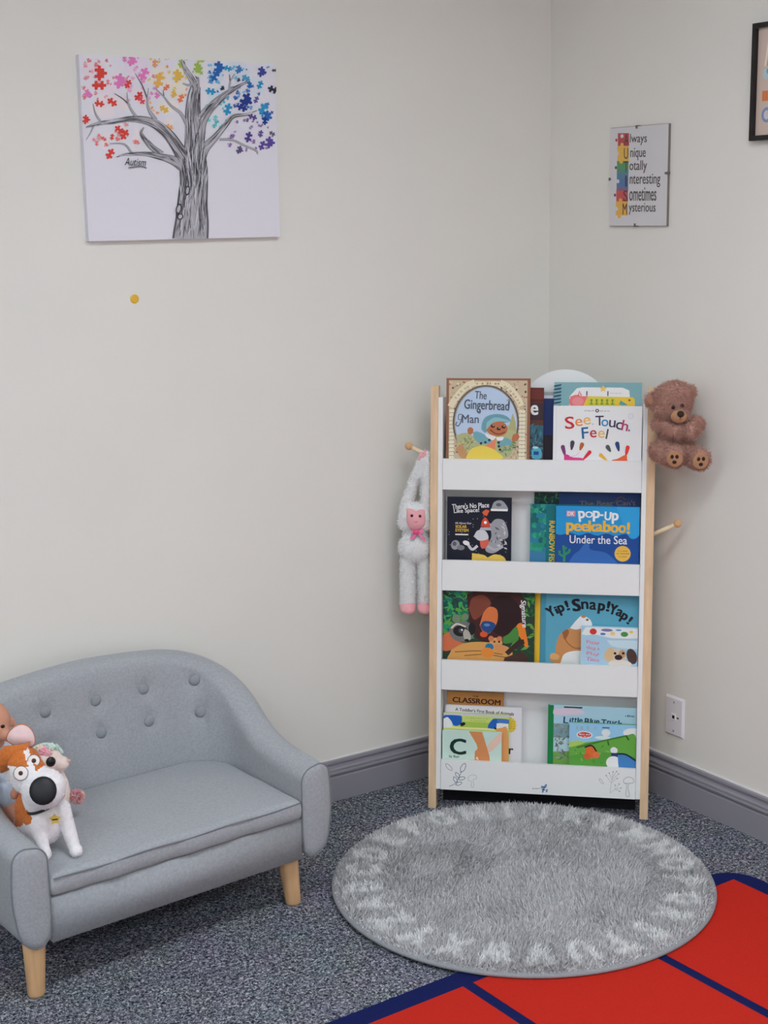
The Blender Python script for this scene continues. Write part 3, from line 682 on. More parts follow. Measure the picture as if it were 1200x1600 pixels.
def limb(pts, streak=0):
    P = np.array(pts, float)
    a.line(P[:, :2], P[:, 2]*1.03, K1, LD, sm=True)
    Q = P.copy(); Q[:, 2] = np.maximum(0, Q[:, 2]*.92-1.5)
    if P[:, 2].max() > 8: a.line(Q[:, :2], Q[:, 2], K2, LM, sm=True)
    S = smooth_path(P, 8); T = np.gradient(S[:, :2], axis=0); T /= np.linalg.norm(T, axis=1)[:, None]+1e-9; N = np.c_[-T[:,1], T[:,0]]
    for _ in range(streak):
        i0 = random.randint(0, max(0, len(S)-6)); i1 = min(len(S), i0+random.randint(5, 16))
        if i1-i0 < 3: continue
        o = random.uniform(-.44, .44); w = np.linspace(o, o+random.uniform(-.12, .12), i1-i0)
        off = S[i0:i1, :2] + N[i0:i1]*(S[i0:i1, 2]*w)[:, None]
        ww = np.sin(np.linspace(.15, 3, i1-i0))*random.uniform(2, 4.6)
        a.line(off, ww, random.choice((K3, K1, (112, 110, 116), (196, 193, 200), (206, 203, 210))), random.choice((LS, LS2)))
limb([(655, 1046, 184), (663, 960, 172), (666, 860, 154), (674, 760, 142), (672, 680, 142), (668, 610, 130)], 150)
limb([(672, 650, 128), (672, 560, 96), (672, 470, 84), (668, 390, 78), (672, 310, 66), (682, 250, 50)], 110)
limb([(684, 275, 44), (668, 225, 32), (642, 180, 26), (624, 150, 20), (612, 116, 16)], 18)
limb([(684, 275, 34), (692, 235, 18), (694, 200, 7)], 5); limb([(664, 240, 14), (640, 242, 10), (614, 234, 5)]); limb([(690, 210, 8), (680, 196, 4)])
limb([(690, 620, 64), (700, 520, 58), (712, 440, 52), (742, 385, 44), (788, 332, 40), (846, 285, 28), (900, 250, 16), (955, 224, 7)], 70)
limb([(692, 460, 24), (706, 405, 24), (736, 362, 16), (770, 335, 8)], 8)
limb([(858, 272, 13), (862, 225, 8), (886, 182, 4)]); limb([(863, 236, 7), (858, 186, 3)])
limb([(696, 650, 64), (728, 575, 50), (786, 512, 34), (840, 448, 26), (878, 405, 20), (948, 394, 11), (1002, 374, 4)], 46)
limb([(806, 524, 12), (876, 528, 10), (942, 558, 9), (998, 582, 9), (1006, 602, 3)])
limb([(640, 650, 84), (592, 572, 62), (545, 505, 54), (484, 452, 46), (424, 426, 38), (342, 418, 28), (252, 432, 22), (184, 440, 16), (112, 462, 5)], 80)
limb([(152, 452, 11), (136, 490, 6), (113, 528, 3)]); limb([(192, 438, 12), (162, 392, 8), (148, 340, 3)])
limb([(384, 422, 15), (348, 372, 11), (330, 330, 8), (324, 280, 3)]); limb([(340, 348, 8), (300, 312, 5), (258, 286, 2)])
limb([(474, 424, 20), (440, 372, 14), (430, 322, 8), (436, 258, 3)]); limb([(432, 318, 7), (402, 242, 5), (366, 182, 2)])
limb([(640, 450, 20), (604, 388, 14), (552, 348, 11), (514, 300, 6), (470, 258, 3)]); limb([(516, 300, 6), (513, 268, 2)])
limb([(622, 664, 60), (562, 632, 44), (500, 614, 32), (430, 600, 22), (352, 600, 14), (302, 604, 9), (270, 616, 3)], 34)
limb([(506, 604, 34), (452, 562, 28), (416, 522, 21), (398, 490, 14), (412, 462, 7)], 16)
limb([(352, 598, 10), (312, 550, 8), (234, 546, 3)])
for _ in range(60):          # bark flow lines fanning out at the fork
    x = random.uniform(610, 740); y = random.uniform(540, 700)
    a.line(smooth_path([(x, y), (x+(672-x)*.12+random.uniform(-5, 5), y+45), (x+(672-x)*.3, y+95)], 4), np.sin(np.linspace(.1, 3, 9))*random.uniform(2, 5), random.choice((K3, K1, (196, 193, 200))), LS2)
for (x, y, rx, ry, r) in ((637, 790, 12, 26, 8), (592, 885, 14, 28, 12), (600, 925, 16, 16, 30)):
    a.ell(x, y, rx, ry, K3, r, LS2); L = a.up(); a.ell(x, y, rx*.62, ry*.7, (176, 173, 180), r, L)
a.text('Autism', 368, 642, 108, 40, (48, 46, 52), rot=3, shear=.15)
a.line([(330, 672), (362, 668), (398, 666), (425, 674)], 4, (48, 46, 52), sm=True)
bm = bmesh.new(); box(bm, -CW/2, CW/2, -.018, 0, -CH/2, CH/2)
M_canvas = mat('canvas_white', (214, 211, 219), rough=.8, spec=.1, bump=(700, .1))
o = printed('tree_canvas', bm, M_canvas, a, lambda u, v, l: (u-CW/2, -.018-l, v-CH/2))
o.location = (-1.446+CW/2, 0, 1.586+CH/2)
tag(o, 'white canvas print of a bare tree with rainbow jigsaw leaves', 'picture')

# ------------------------------------------------------------------ clip frame on the right wall
SW, SH = .223, .2645
t = thing('clip_frame', (0, -.2673-SW/2, 1.5965+SH/2), (0, 0, -math.pi/2), 'small frameless glass picture of rainbow jigsaw strip and handwritten words', 'picture')
bm = bmesh.new(); box(bm, -SW/2, SW/2, -.0075, 0, -SH/2, SH/2); obj('backing', bm, mat('hardboard', (120, 112, 106), rough=.8), t)
a = Art(SW, SH, [(145, 770), (535, 742), (515, 1422), (137, 1432)])
rb = [(193, 268, 806, 892, (170, 50, 54)), (190, 268, 890, 996, (222, 172, 62))]
a.rect(194, 806, 270, 893, (176, 50, 56)); a.rect(191, 892, 268, 996, (224, 174, 66)); a.rect(188, 995, 266, 1060, (70, 138, 84)); a.rect(187, 1058, 265, 1125, (66, 116, 150)); a.rect(186, 1122, 264, 1192, (66, 104, 160)); a.rect(184, 1190, 262, 1268, (190, 62, 64)); a.rect(181, 1266, 260, 1360, (222, 168, 66))
a.rect(188, 1052, 266, 1076, (68, 128, 118)); a.rect(186, 1176, 263, 1194, (120, 84, 120))
PW = (205, 203, 206)
for x, y, c in ((222, 826, PW), (222, 884, (224, 174, 66)), (190, 1008-62, PW), (216, 1000, (224, 174, 66)), (194, 1132, PW), (212, 1258, (222, 168, 66)), (186, 1316, PW), (205, 1366, (222, 168, 66))): a.ell(x, y, 11, 13, c)
for x, y, c in ((184, 853, (176, 50, 56)), (181, 1040, (58, 78, 70)), (175, 1225, (120, 60, 60))): a.ell(x, y, 8, 11, c)
DK = (64, 58, 60)
for t_, x0, x1, y0, y1 in (('lways', 276, 390, 810, 888), ('nique', 278, 382, 905, 990), ('otally', 272, 390, 990, 1076), ('nteresting', 274, 478, 1080, 1170), ('ometimes', 272, 452, 1170, 1260), ('ysterious', 268, 446, 1274, 1352)):
    a.text(t_, (x0+x1)/2, (y0+y1)/2, x1-x0, y1-y0, DK, shear=.05, rot=-1, bold=.012)
for t_, x, y, c in (('A', 252, 848, (70, 26, 30)), ('U', 250, 944, (96, 66, 22)), ('T', 250, 1034, (30, 66, 46)), ('I', 250, 1130, (30, 46, 84)), ('S', 246, 1228, (86, 26, 30)), ('M', 242, 1316, (62, 40, 18))):
    a.text(t_, x, y, 14 if t_ == 'I' else 30, 74, c, bold=.01)
bm = bmesh.new(); box(bm, -SW/2+.001, SW/2-.001, -.0085, -.0076, -SH/2+.001, SH/2-.001)
printed('print', bm, mat('print_paper', (206, 204, 207), rough=.7), a, lambda u, v, l: (u-SW/2, -.0085-l, v-SH/2), t)
M_glass = bpy.data.materials.new('picture_glass'); M_glass.use_nodes = True; nt = M_glass.node_tree
tr = nt.nodes.new('ShaderNodeBsdfTransparent'); gl = nt.nodes.new('ShaderNodeBsdfGlossy'); gl.inputs['Roughness'].default_value = .05
ms = nt.nodes.new('ShaderNodeMixShader')
ms.inputs[0].default_value = .05; nt.links.new(tr.outputs[0], ms.inputs[1]); nt.links.new(gl.outputs[0], ms.inputs[2]); nt.links.new(ms.outputs[0], nt.nodes['Material Output'].inputs[0])
bm = bmesh.new(); box(bm, -SW/2, SW/2, -.0115, -.0105, -SH/2, SH/2); obj('glass', bm, M_glass, t)
M_clip = mat('steel_clip', (110, 108, 110), rough=.35, metal=.6)
for x, z in ((-.006, SH/2), (-.006, -SH/2), (-SW/2, -.005), (SW/2, .005)):
    bm = bmesh.new()
    if abs(z) > .05: s_ = 1 if z > 0 else -1; box(bm, x-.004, x+.004, -.0125, 0, z-.0005 if s_ > 0 else z-.0015, z+.0015 if s_ > 0 else z+.0005); box(bm, x-.003, x+.003, -.0128, -.0117, min(z, z-s_*.007), max(z, z-s_*.007))
    else: s_ = 1 if x > 0 else -1; box(bm, min(x, x+s_*.0015), max(x, x+s_*.0015), -.0125, 0, z-.004, z+.004); box(bm, min(x, x-s_*.007), max(x, x-s_*.007), -.0128, -.0117, z-.003, z+.003)
    obj('clip', bm, M_clip, t)

# ------------------------------------------------------------------ black framed poster cut by the right edge
FW, FH = .36, .277
t = thing('framed_poster', (0, -.778-FW/2, 1.8025+FH/2), (0, 0, -math.pi/2), 'black framed poster cut off by the upper right edge', 'picture')
bm = bmesh.new()
for q in ((-FW/2, FW/2, FH/2-.012, FH/2), (-FW/2, FW/2, -FH/2, -FH/2+.012), (-FW/2, -FW/2+.012, -FH/2+.012, FH/2-.012), (FW/2-.012, FW/2, -FH/2+.012, FH/2-.012)): box(bm, q[0], q[1], -.018, 0, q[2], q[3])
obj('frame', bm, M_black, t)
a = Art(FW-.024, FH-.024, (0, 0, 336, 253))
TAN = (196, 176, 164)
for k, c in enumerate(((224, 206, 190), (180, 150, 130), (200, 150, 120))): a.line([(34+k*9, 30), (24+k*8, 90)], 6, c)
a.ell(30, 108, 13, 13, (170, 190, 196)); a.ell(36, 102, 7, 7, (120, 150, 164)); a.rect(18, 148, 60, 172, (206, 118, 70)); a.ell(34, 205, 16, 18, (120, 140, 176)); a.ell(34, 205, 9, 11, (196, 190, 190))
for i in range(5):
    x = 80+i*50
    for y, c in ((55, (206, 118, 70)), (108, (120, 150, 164)), (160, (196, 160, 90)), (206, (120, 140, 176))): a.ell(x, y, 15, 17, c); a.ell(x, y, 8, 9, (214, 196, 184))
bm = bmesh.new(); box(bm, -FW/2+.010, FW/2-.010, -.008, -.002, -FH/2+.010, FH/2-.010)
printed('print', bm, mat('poster_tan', TAN, rough=.6), a, lambda u, v, l: (u-FW/2+.012, -.008-l, v-FH/2+.012), t)
# ------------------------------------------------------------------ display bookshelf across the corner
SH0 = Vector((-.6032, -.2059, 0)); YAW = math.radians(-43.70); LEAN = math.radians(6)
SHELF = thing('display_bookshelf', SH0, (0, 0, YAW), 'white front facing kids bookshelf with pale wooden posts standing across the corner', 'bookshelf')
cl, sl = math.cos(LEAN), math.sin(LEAN)
def lean(s, d, t): return (s, t*sl + d*cl, t*cl - d*sl)
def sh_world(s, d, t):
    x, y, z = lean(s, d, t); return SH0 + Vector((x*math.cos(YAW)-y*math.sin(YAW), x*math.sin(YAW)+y*math.cos(YAW), z))
S0, S1, DBK = .002, .610, .074
for x0, x1 in ((S0, S0+.0215), (S1-.0225, S1)):
    bm = bmesh.new(); box(bm, x0, x1, 0, .030, 0, 1.183, lean)
    for v in bm.verts:
        if v.co.z < .02: v.co.z = 0
    obj('front_post', bm, M_pine, SHELF, bevel=.0025)
    bm = bmesh.new(); xa, xb = x0+.002, x1-.002
    v = [bm.verts.new((x, y, z)) for z, ya, yb in ((0, .150, .176), (1.05, .166, .190)) for x, y in ((xa, ya), (xb, ya), (xb, yb), (xa, yb))]
    for q in ((0,3,2,1), (4,5,6,7), (0,1,5,4), (1,2,6,5), (2,3,7,6), (3,0,4,7)): bm.faces.new([v[i] for i in q])
    obj('rear_leg', bm, M_pine, SHELF, bevel=.002)
for x0, x1 in ((S0+.0215, S0+.0335), (S1-.0345, S1-.0225)):
    bm = bmesh.new(); box(bm, x0, x1, 0, DBK+.008, .056, 1.152, lean); obj('side_panel', bm, M_white, SHELF, bevel=.001)
IN0, IN1 = S0+.0335, S1-.0345
# back board with a rounded head rising off centre
P = [(IN0, .056), (IN1, .056), (IN1, 1.10), (.492, 1.10)]
P += [(.364+.128*math.cos(a), 1.101+.128*math.sin(a)) for a in np.linspace(.05, math.pi-.05, 28)] + [(.236, 1.10), (IN0, 1.10)]
bm = bmesh.new(); F = [bm.verts.new(lean(s, DBK, t)) for s, t in P]; B = [bm.verts.new(lean(s, DBK+.008, t)) for s, t in P]
bm.faces.new(F); bm.faces.new(B[::-1])
for i in range(len(P)): bm.faces.new((F[i], B[i], B[(i+1) % len(P)], F[(i+1) % len(P)]))
obj('back_panel', bm, M_white, SHELF)
bm = bmesh.new(); box(bm, IN0, IN1, DBK-.010, DBK-.003, .004, .056, lean); obj('added_shade_board', bm, mat('shade_dark', (30, 30, 34), rough=.8, spec=.1), SHELF, label='added dark board standing in for the shade under the lowest ledge')  # added board, its near-black colour stands in for shade below the shelf
LEDGE = ((.899, .984), (.619, .704), (.340, .424), (.055, .140))
for k, (t0, t1) in enumerate(LEDGE):
    bm = bmesh.new(); box(bm, IN0+.0005, IN1-.0005, .012, DBK, t0, t0+.012, lean); obj('shelf_board', bm, M_white, SHELF)
    bm = bmesh.new(); box(bm, IN0+.0008, IN1-.0008, .0005, .012, t0, t1, lean)
    if k < 3: obj('front_ledge', bm, M_white, SHELF, bevel=.001)
    else:
        W, H = IN1-IN0, t1-t0
        a = Art(W, H, [(88, 400), (1057, 447), (1057, 597), (88, 541)])
        G1, G2, G3 = (104, 118, 134), (150, 152, 160), (168, 168, 176)
        a.line([(113, 420), (122, 421), (138, 434), (144, 452), (130, 448), (116, 434), (113, 420)], 2.6, G2, sm=True)
        a.line([(131, 527), (150, 520), (164, 508), (178, 482), (190, 455)], 2.6, G1, sm=True)
        for x, y, r, L in ((196, 440, -65, 24), (160, 496, 60, 17), (170, 474, 55, 16), (176, 515, -20, 16), (190, 490, -10, 17)):
            q = math.radians(r); c, s_ = math.cos(q), math.sin(q)
            a.line([(x+L*(u*c-v*s_), y+L*(u*s_+v*c)) for u, v in ((-1, 0), (-.3, .42), (.5, .36), (1, 0), (.5, -.36), (-.3, -.42), (-1, 0))], 3, G1, sm=True)
        a.line([(236, 525), (238, 505), (222, 498), (224, 482), (243, 473), (262, 480), (260, 492), (246, 496), (250, 524), (242, 534), (236, 525)], 1.8, G3, sm=True)
        a.line([(868, 496), (876, 494), (888, 508), (892, 519), (880, 514), (868, 496)], 2, G2, sm=True)
        a.line([(926, 565), (932, 520), (938, 480)], 1.8, G3); a.line([(926, 565), (950, 548), (960, 545)], 1.8, G3, sm=True)
        for x0, y0, x1, y1 in ((932, 515, 905, 478), (935, 500, 920, 466), (936, 490, 940, 460), (937, 490, 958, 458), (937, 500, 968, 470), (935, 512, 962, 492), (950, 548, 952, 526), (955, 545, 972, 520), (960, 545, 982, 540), (955, 548, 975, 556)):
            a.line([(x0, y0), (x1, y1)], 1.8, G3); a.ell(x1, y1, 4, 3, G2, 40)
        a.line([(1010, 520), (996, 514), (996, 498), (1016, 486), (1040, 492), (1047, 508), (1040, 516), (1024, 518), (1018, 540), (1026, 575), (1018, 583), (1008, 575), (1010, 545), (1012, 520)], 2.6, G2, sm=True)
        a.line([(1000, 516), (1040, 517)], 2.2, G2)
        a.scribble(536, 540, 574, 7, (84, 96, 120))
        BLU_ = (64, 100, 150)
        for x, y, r in ((592, 540, 17), (602, 527, 11), (588, 553, 10), (607, 551, 10), (583, 533, 9)): puzzle(a, x, y, r, BLU_, 12)
        printed('front_ledge', bm, M_white, a, lambda u, v, l: lean(IN0+u, .0005-l, t0+v), SHELF, 'lower front ledge printed with leaf and mushroom line drawings')
for s, t, sg in ((S0, .985, -1), (S0, .785, -1), (S1, .985, 1), (S1, .785, 1)):
    p0 = Vector(lean(s-sg*.004, .017, t)); p1 = Vector(lean(s+sg*.059, .017, t+.030)); 
    bm = bmesh.new(); tube(bm, [p0, p1], .0055, 14); pg = obj('peg', bm, mat('peg_wood', (226, 200, 168), rough=.5, noise=(60, .08)), SHELF, smooth=True)
    bm = bmesh.new(); ball(bm, p1+(p1-p0).normalized()*.004, .0115, 18, 12); obj('knob', bm, M_beech, pg, smooth=True)

# ------------------------------------------------------------------ the picture books
G_BK = 'picture books on the display bookshelf'
FLOOR = [t0+.0124 for t0, t1 in LEDGE]
def book(label, row, s0, s1, tt, d, th, cover, art=None, spine=None, name='picture_book', back=None, binding='L', pages=True):
    tb = FLOOR[row]; W, H = s1-s0, tt-tb
    t = thing(name, sh_world(s0, d, tb), (-LEAN, 0, YAW), label, 'book', G_BK)
    mc = ink(cover); c = .0022
    bm = bmesh.new(); box(bm, 0, W, 0, c, 0, H)
    if art: printed('front_cover', bm, mc, art, lambda u, v, l: (u, -l, v), t)
    else: obj('front_cover', bm, mc, t)
    bm = bmesh.new(); box(bm, 0, W, th-c, th, 0, H); obj('back_cover', bm, ink(back or cover), t)
    x0, x1 = (.0025, W-.003) if binding == 'L' else (.003, W-.0025)
    bm = bmesh.new(); box(bm, x0, x1, c, th-c, .003, H-.003); obj('page_block', bm, M_page, t)
    if binding in 'LR':
        bm = bmesh.new(); xa = 0 if binding == 'L' else W-.0025
        box(bm, xa, xa+.0025, c, th-c, 0, H); obj('spine', bm, ink(spine or cover), t)
    return t
def cover_art(row, s0, s1, tt, x0, y0, x1, y1, vis): return Art(s1-s0, tt-FLOOR[row], (x0, y0, x1, y1), vis)
def leafy(a, n, box_, cs, ln=(20, 50)):
    L = a.up(); x0, y0, x1, y1 = box_
    for _ in range(n):
        x, y, q, l = random.uniform(x0, x1), random.uniform(y0, y1), random.uniform(0, 6.28), random.uniform(*ln); c, s = math.cos(q), math.sin(q)
        a.poly([(x-l*.5*c, y-l*.5*s), (x-l*.16*s, y+l*.16*c), (x+l*.5*c, y+l*.5*s), (x+l*.16*s, y-l*.16*c)], random.choice(cs), L)

# row 1 --- gingerbread book
a = cover_art(0, .043, .272, 1.204, 70, 42, 1035, 988, .219)
a.rect(100, 66, 1005, 1600, (196, 176, 148)); L = a.up()
for _ in range(380):
    x, y = random.uniform(105, 1000), random.uniform(70, 985)
    if ((x-530)/385)**2+((y-565)/450)**2 > .95: a.ell(x, y, random.uniform(6, 22), random.uniform(5, 14), random.choice(((120, 94, 74), (222, 206, 178), (166, 108, 92), (92, 78, 64), (214, 196, 164), (150, 140, 104), (206, 150, 136))), random.uniform(0, 180), L, 8)
for x in (125, 145, 930, 965):
    for y in range(430, 990, 46): a.ell(x, y, 20, 24, (226, 214, 188)); a.line([(x-16, y+22), (x+16, y+18)], 4, (130, 110, 88))
a.line([(118, 380), (170, 290), (250, 190), (330, 120), (400, 92)], 74, (228, 210, 180), sm=True); a.line([(690, 92), (780, 140), (870, 240), (940, 360)], 74, (228, 210, 180), sm=True)
a.rect(405, 80, 690, 128, (222, 206, 176)); a.scribble(420, 104, 680, 34, (168, 146, 116), 34)
for x, y, r in ((180, 272, -50), (212, 236, -46), (246, 200, -42), (290, 160, -36), (320, 142, -30), (746, 140, 34), (772, 162, 36), (812, 190, 42), (846, 224, 46), (870, 258, 50), (894, 296, 54), (914, 330, 58)):
    a.text(random.choice('aeourtn'), x, y, 22, 26, (150, 126, 96), rot=r, bold=.01)
a.ell(530, 566, 384, 446, (96, 90, 88), n=48); a.ell(530, 568, 366, 430, (160, 150, 130), n=48); a.ell(532, 572, 356, 424, (178, 196, 218), n=48)
a.poly([(182, 720), (260, 690), (330, 690), (420, 730), (560, 700), (700, 640), (800, 590), (868, 600), (884, 700), (850, 850), (760, 975), (330, 985), (230, 880)], (172, 174, 128), sm=True)
a.poly([(790, 640), (840, 450), (876, 560), (880, 660)], (168, 164, 116)); leafy(a, 60, (220, 740, 440, 900), ((150, 156, 108), (120, 128, 88), (190, 186, 140)), (20, 60)); leafy(a, 60, (680, 760, 880, 940), ((86, 124, 92), (120, 150, 110), (164, 174, 120)), (24, 70))
a.poly([(190, 870), (250, 820), (300, 900), (330, 985), (250, 985)], (186, 140, 96), sm=True)
BR = (178, 108, 72); TL = (112, 160, 172)
a.poly([(320, 640), (350, 618), (385, 640), (380, 690), (345, 705), (322, 680)], BR, sm=True); a.poly([(830, 760), (850, 700), (900, 690), (918, 730), (890, 775), (846, 782)], BR, sm=True)
a.poly([(384, 680), (440, 670), (560, 730), (600, 800), (470, 810), (400, 750)], TL, sm=True); a.poly([(690, 790), (760, 740), (826, 770), (822, 820), (740, 830), (690, 850)], TL, sm=True)
a.poly([(480, 640), (490, 560), (540, 490), (650, 460), (760, 480), (820, 540), (760, 560), (600, 600), (530, 680)], (104, 152, 164), sm=True)
a.ell(658, 628, 126, 94, BR, 8); a.poly([(540, 560), (640, 500), (780, 530), (812, 548), (690, 546), (600, 572), (540, 640)], (134, 180, 188), sm=True)
a.poly([(520, 690), (600, 710), (648, 730), (610, 770), (540, 730)], (230, 226, 222), sm=True); a.poly([(650, 735), (736, 730), (720, 770), (668, 770)], (230, 226, 222), sm=True)
a.poly([(510, 850), (600, 790), (650, 740), (640, 880), (600, 890)], (222, 132, 96)); a.poly([(300, 990), (360, 880), (470, 838), (560, 850), (660, 900), (716, 990)], (224, 196, 84), sm=True)
for x, y in ((612, 604), (736, 612), (680, 634)): a.ell(x, y, 24, 18, (60, 36, 32), 10); a.ell(x+6, y-8, 7, 5, (220, 200, 190))
a.line([(580, 645), (640, 688), (700, 694), (756, 670)], 12, (120, 56, 40), sm=True)
for x, y in ((478, 808), (528, 796), (574, 768), (680, 796), (684, 842), (698, 880)): a.ell(x, y, 15, 15, (50, 54, 70))
TI = (82, 86, 100)
a.text('The', 470, 240, 140, 92, TI, rot=4, bold=.02); a.text('Gingerbread', 538, 372, 520, 150, TI, rot=2, bold=.02); a.text('Man', 352, 520, 196, 100, TI, bold=.02)
a.line([(262, 470), (240, 560), (210, 606), (184, 590), (196, 556)], 11, TI, sm=True); a.line([(262, 470), (220, 470), (212, 520), (236, 530)], 8, TI, sm=True); a.line([(470, 424), (460, 452), (430, 440)], 9, TI, sm=True); a.line([(770, 300), (800, 300), (796, 400)], 8, TI, sm=True)
book('brown framed storybook with a gingerbread figure in a blue bonnet on its oval cover', 0, .043, .272, 1.204, .0150, .018, (142, 94, 72), a, spine=(120, 80, 66))
a = cover_art(0, .10, .308, 1.179, 328, 170, 1187, 985, .194)
a.rect(300, 195, 1187, 300, (104, 48, 42)); a.rect(300, 300, 1187, 335, (84, 36, 34)); a.rect(300, 345, 1187, 540, (60, 44, 50)); a.rect(300, 545, 1187, 600, (86, 54, 48)); a.rect(300, 600, 1187, 1600, (54, 92, 106))
leafy(a, 50, (1000, 610, 1187, 960), ((48, 104, 120), (70, 120, 132), (60, 60, 70)), (40, 120)); a.rect(1030, 955, 1187, 990, (96, 64, 62))
a.text('e', 1084, 425, 88, 116, (236, 232, 228), bold=.06)
a.poly([(1062, 975), (1056, 900), (1080, 850), (1070, 800), (1100, 850), (1150, 860), (1172, 910), (1168, 975), (1110, 992)], (84, 164, 186), sm=True); a.rect(1080, 900, 1138, 940, (36, 70, 140)); a.ell(1100, 856, 34, 14, (166, 212, 218))
book('dark brown book with a big white letter e, peeking out right of the gingerbread book', 0, .10, .308, 1.179, .0345, .0095, (96, 46, 40), a)
a = cover_art(0, .13, .3335, 1.167, 358, 175, 681, 525, .183)
a.rect(350, 175, 681, 192, (148, 152, 152)); a.rect(350, 192, 681, 208, (196, 196, 204)); a.rect(350, 400, 681, 430, (34, 32, 52)); a.poly([(350, 440), (681, 400), (681, 600), (350, 600)], (42, 34, 44))
book('dark navy book behind the brown letter e book on the top ledge', 0, .13, .3335, 1.167, .0470, .0090, (32, 48, 96), a)
# spiral bound teal book
a = cover_art(0, .336, .571, 1.194, 45, 60, 1143, 375, .063)
a.poly([(238, 380), (240, 250), (330, 140), (400, 126), (900, 128), (985, 165), (996, 260), (996, 380)], (228, 226, 231)); a.ell(326, 320, 92, 92, (220, 110, 116)); a.rect(250, 246, 470, 380, (222, 112, 116)); a.ell(345, 320, 72, 60, (236, 136, 140))
a.poly([(410, 380), (470, 246), (1030, 256), (1056, 280), (1060, 380)], (226, 186, 62)); a.rect(470, 268, 820, 380, (198, 190, 70))
for k in range(5): x = 515+k*66; a.ell(x, 300, 14, 16, (120, 140, 40)); a.rect(x-8, 300, x+8, 350, (120, 140, 40)); a.rect(x-22, 345, x+22, 358, (110, 130, 40))
a.poly([(860, 350), (880, 300), (970, 360), (900, 368)], (84, 150, 150)); a.ell(990, 298, 16, 14, (140, 96, 40))
a.line([(348, 240), (362, 180), (388, 240)], 14, (196, 70, 84)); a.line([(456, 178), (456, 240)], 16, (96, 84, 110)); a.line([(720, 178), (720, 240)], 16, (96, 84, 110)); a.scribble(752, 205, 890, 14, (176, 172, 180))
st = [(660+(52 if i % 2 == 0 else 24)*math.sin(math.pi*i/5), 145-(52 if i % 2 == 0 else 24)*math.cos(math.pi*i/5)) for i in range(10)]; a.poly(st, (226, 186, 104))
t = book('teal spiral bound book with a yellow ruler picture behind the white handprint book', 0, .336, .571, 1.194, .0370, .0080, (122, 164, 170), a, binding='N')
H_ = 1.194-FLOOR[0]; bm = bmesh.new(); N = 29
tube(bm, [(.0095+.0095*math.cos(q), .004+.0072*math.sin(q), .006+(H_-.012)*q/(2*math.pi*N)) for q in np.linspace(0, 2*math.pi*N, N*14)], .0017, 8)
obj('spiral_binding', bm, mat('coil_navy', (26, 62, 104), rough=.35, spec=.5), t, smooth=True, label='dark blue spiral wire binding')
# white handprint book
a = cover_art(0, .336, .573, 1.131, 40, 362, 1143, 1040, .148)
a.rect(76, 362, 82, 1600, (208, 205, 212)); a.scribble(425, 422, 548, 20, (160, 156, 164)); a.ell(586, 420, 24, 22, (74, 66, 80)); a.ell(586, 420, 11, 10, (222, 220, 226)); a.scribble(622, 424, 748, 18, (160, 156, 164))
def word(y, items):
    for ch, x, yy, w, h, c, r in items: a.text(ch, x, yy, w, h, c, rot=r, bold=.025)
word(0, (('S', 244, 572, 118, 152, (190, 44, 52), -4), ('e', 360, 568, 92, 92, (222, 134, 76), -6), ('e', 462, 548, 92, 92, (222, 176, 106), -8), ('.', 534, 586, 16, 20, (180, 178, 190), 0), ('T', 618, 542, 104, 120, (66, 58, 78), -2), ('o', 684, 570, 88, 86, (60, 132, 184), 0), ('u', 776, 580, 82, 88, (64, 52, 84), 4), ('c', 862, 604, 84, 92, (66, 58, 78), 8), ('h', 936, 600, 82, 130, (178, 60, 104), 10), (',', 984, 662, 22, 32, (80, 74, 92), 10)))
word(0, (('F', 440, 696, 86, 140, (44, 92, 148), -6), ('e', 542, 706, 84, 92, (184, 46, 52), -2), ('e', 642, 710, 84, 92, (222, 178, 106), 4), ('l', 714, 706, 20, 124, (72, 74, 74), 10)))
def finger(x0, y0, x1, y1, w, c): a.line([(x0, y0), ((x0+x1)/2, (y0+y1)/2), (x1, y1)], [w, w*.8, w*.3], c); a.ell(x0, y0, w*.5, w*.55, c)
finger(164, 876, 196, 990, 52, (120, 58, 110)); finger(284, 820, 272, 910, 54, (70, 60, 84)); finger(404, 842, 380, 912, 52, (180, 94, 54)); finger(500, 936, 414, 1034, 46, (206, 44, 62))
a.poly([(186, 1100), (184, 975), (230, 970), (290, 1000), (410, 1010), (440, 1060), (430, 1100)], (206, 58, 130), sm=True); a.line([(250, 990), (330, 975), (372, 930)], 10, (226, 190, 210), sm=True)
finger(724, 868, 762, 926, 52, (78, 82, 76)); finger(842, 828, 864, 918, 54, (40, 62, 112)); finger(972, 872, 950, 980, 50, (216, 58, 54)); finger(640, 970, 720, 1036, 46, (226, 168, 62))
a.poly([(740, 1100), (780, 1030), (850, 1010), (950, 960), (968, 1010), (960, 1100)], (226, 96, 54), sm=True); a.ell(1005, 484, 34, 34, (206, 202, 210)); a.ell(1005, 484, 26, 26, (220, 217, 223))
book('white board book with two rainbow handprints and multicoloured title', 0, .336, .573, 1.131, .0145, .016, (224, 221, 228), a)

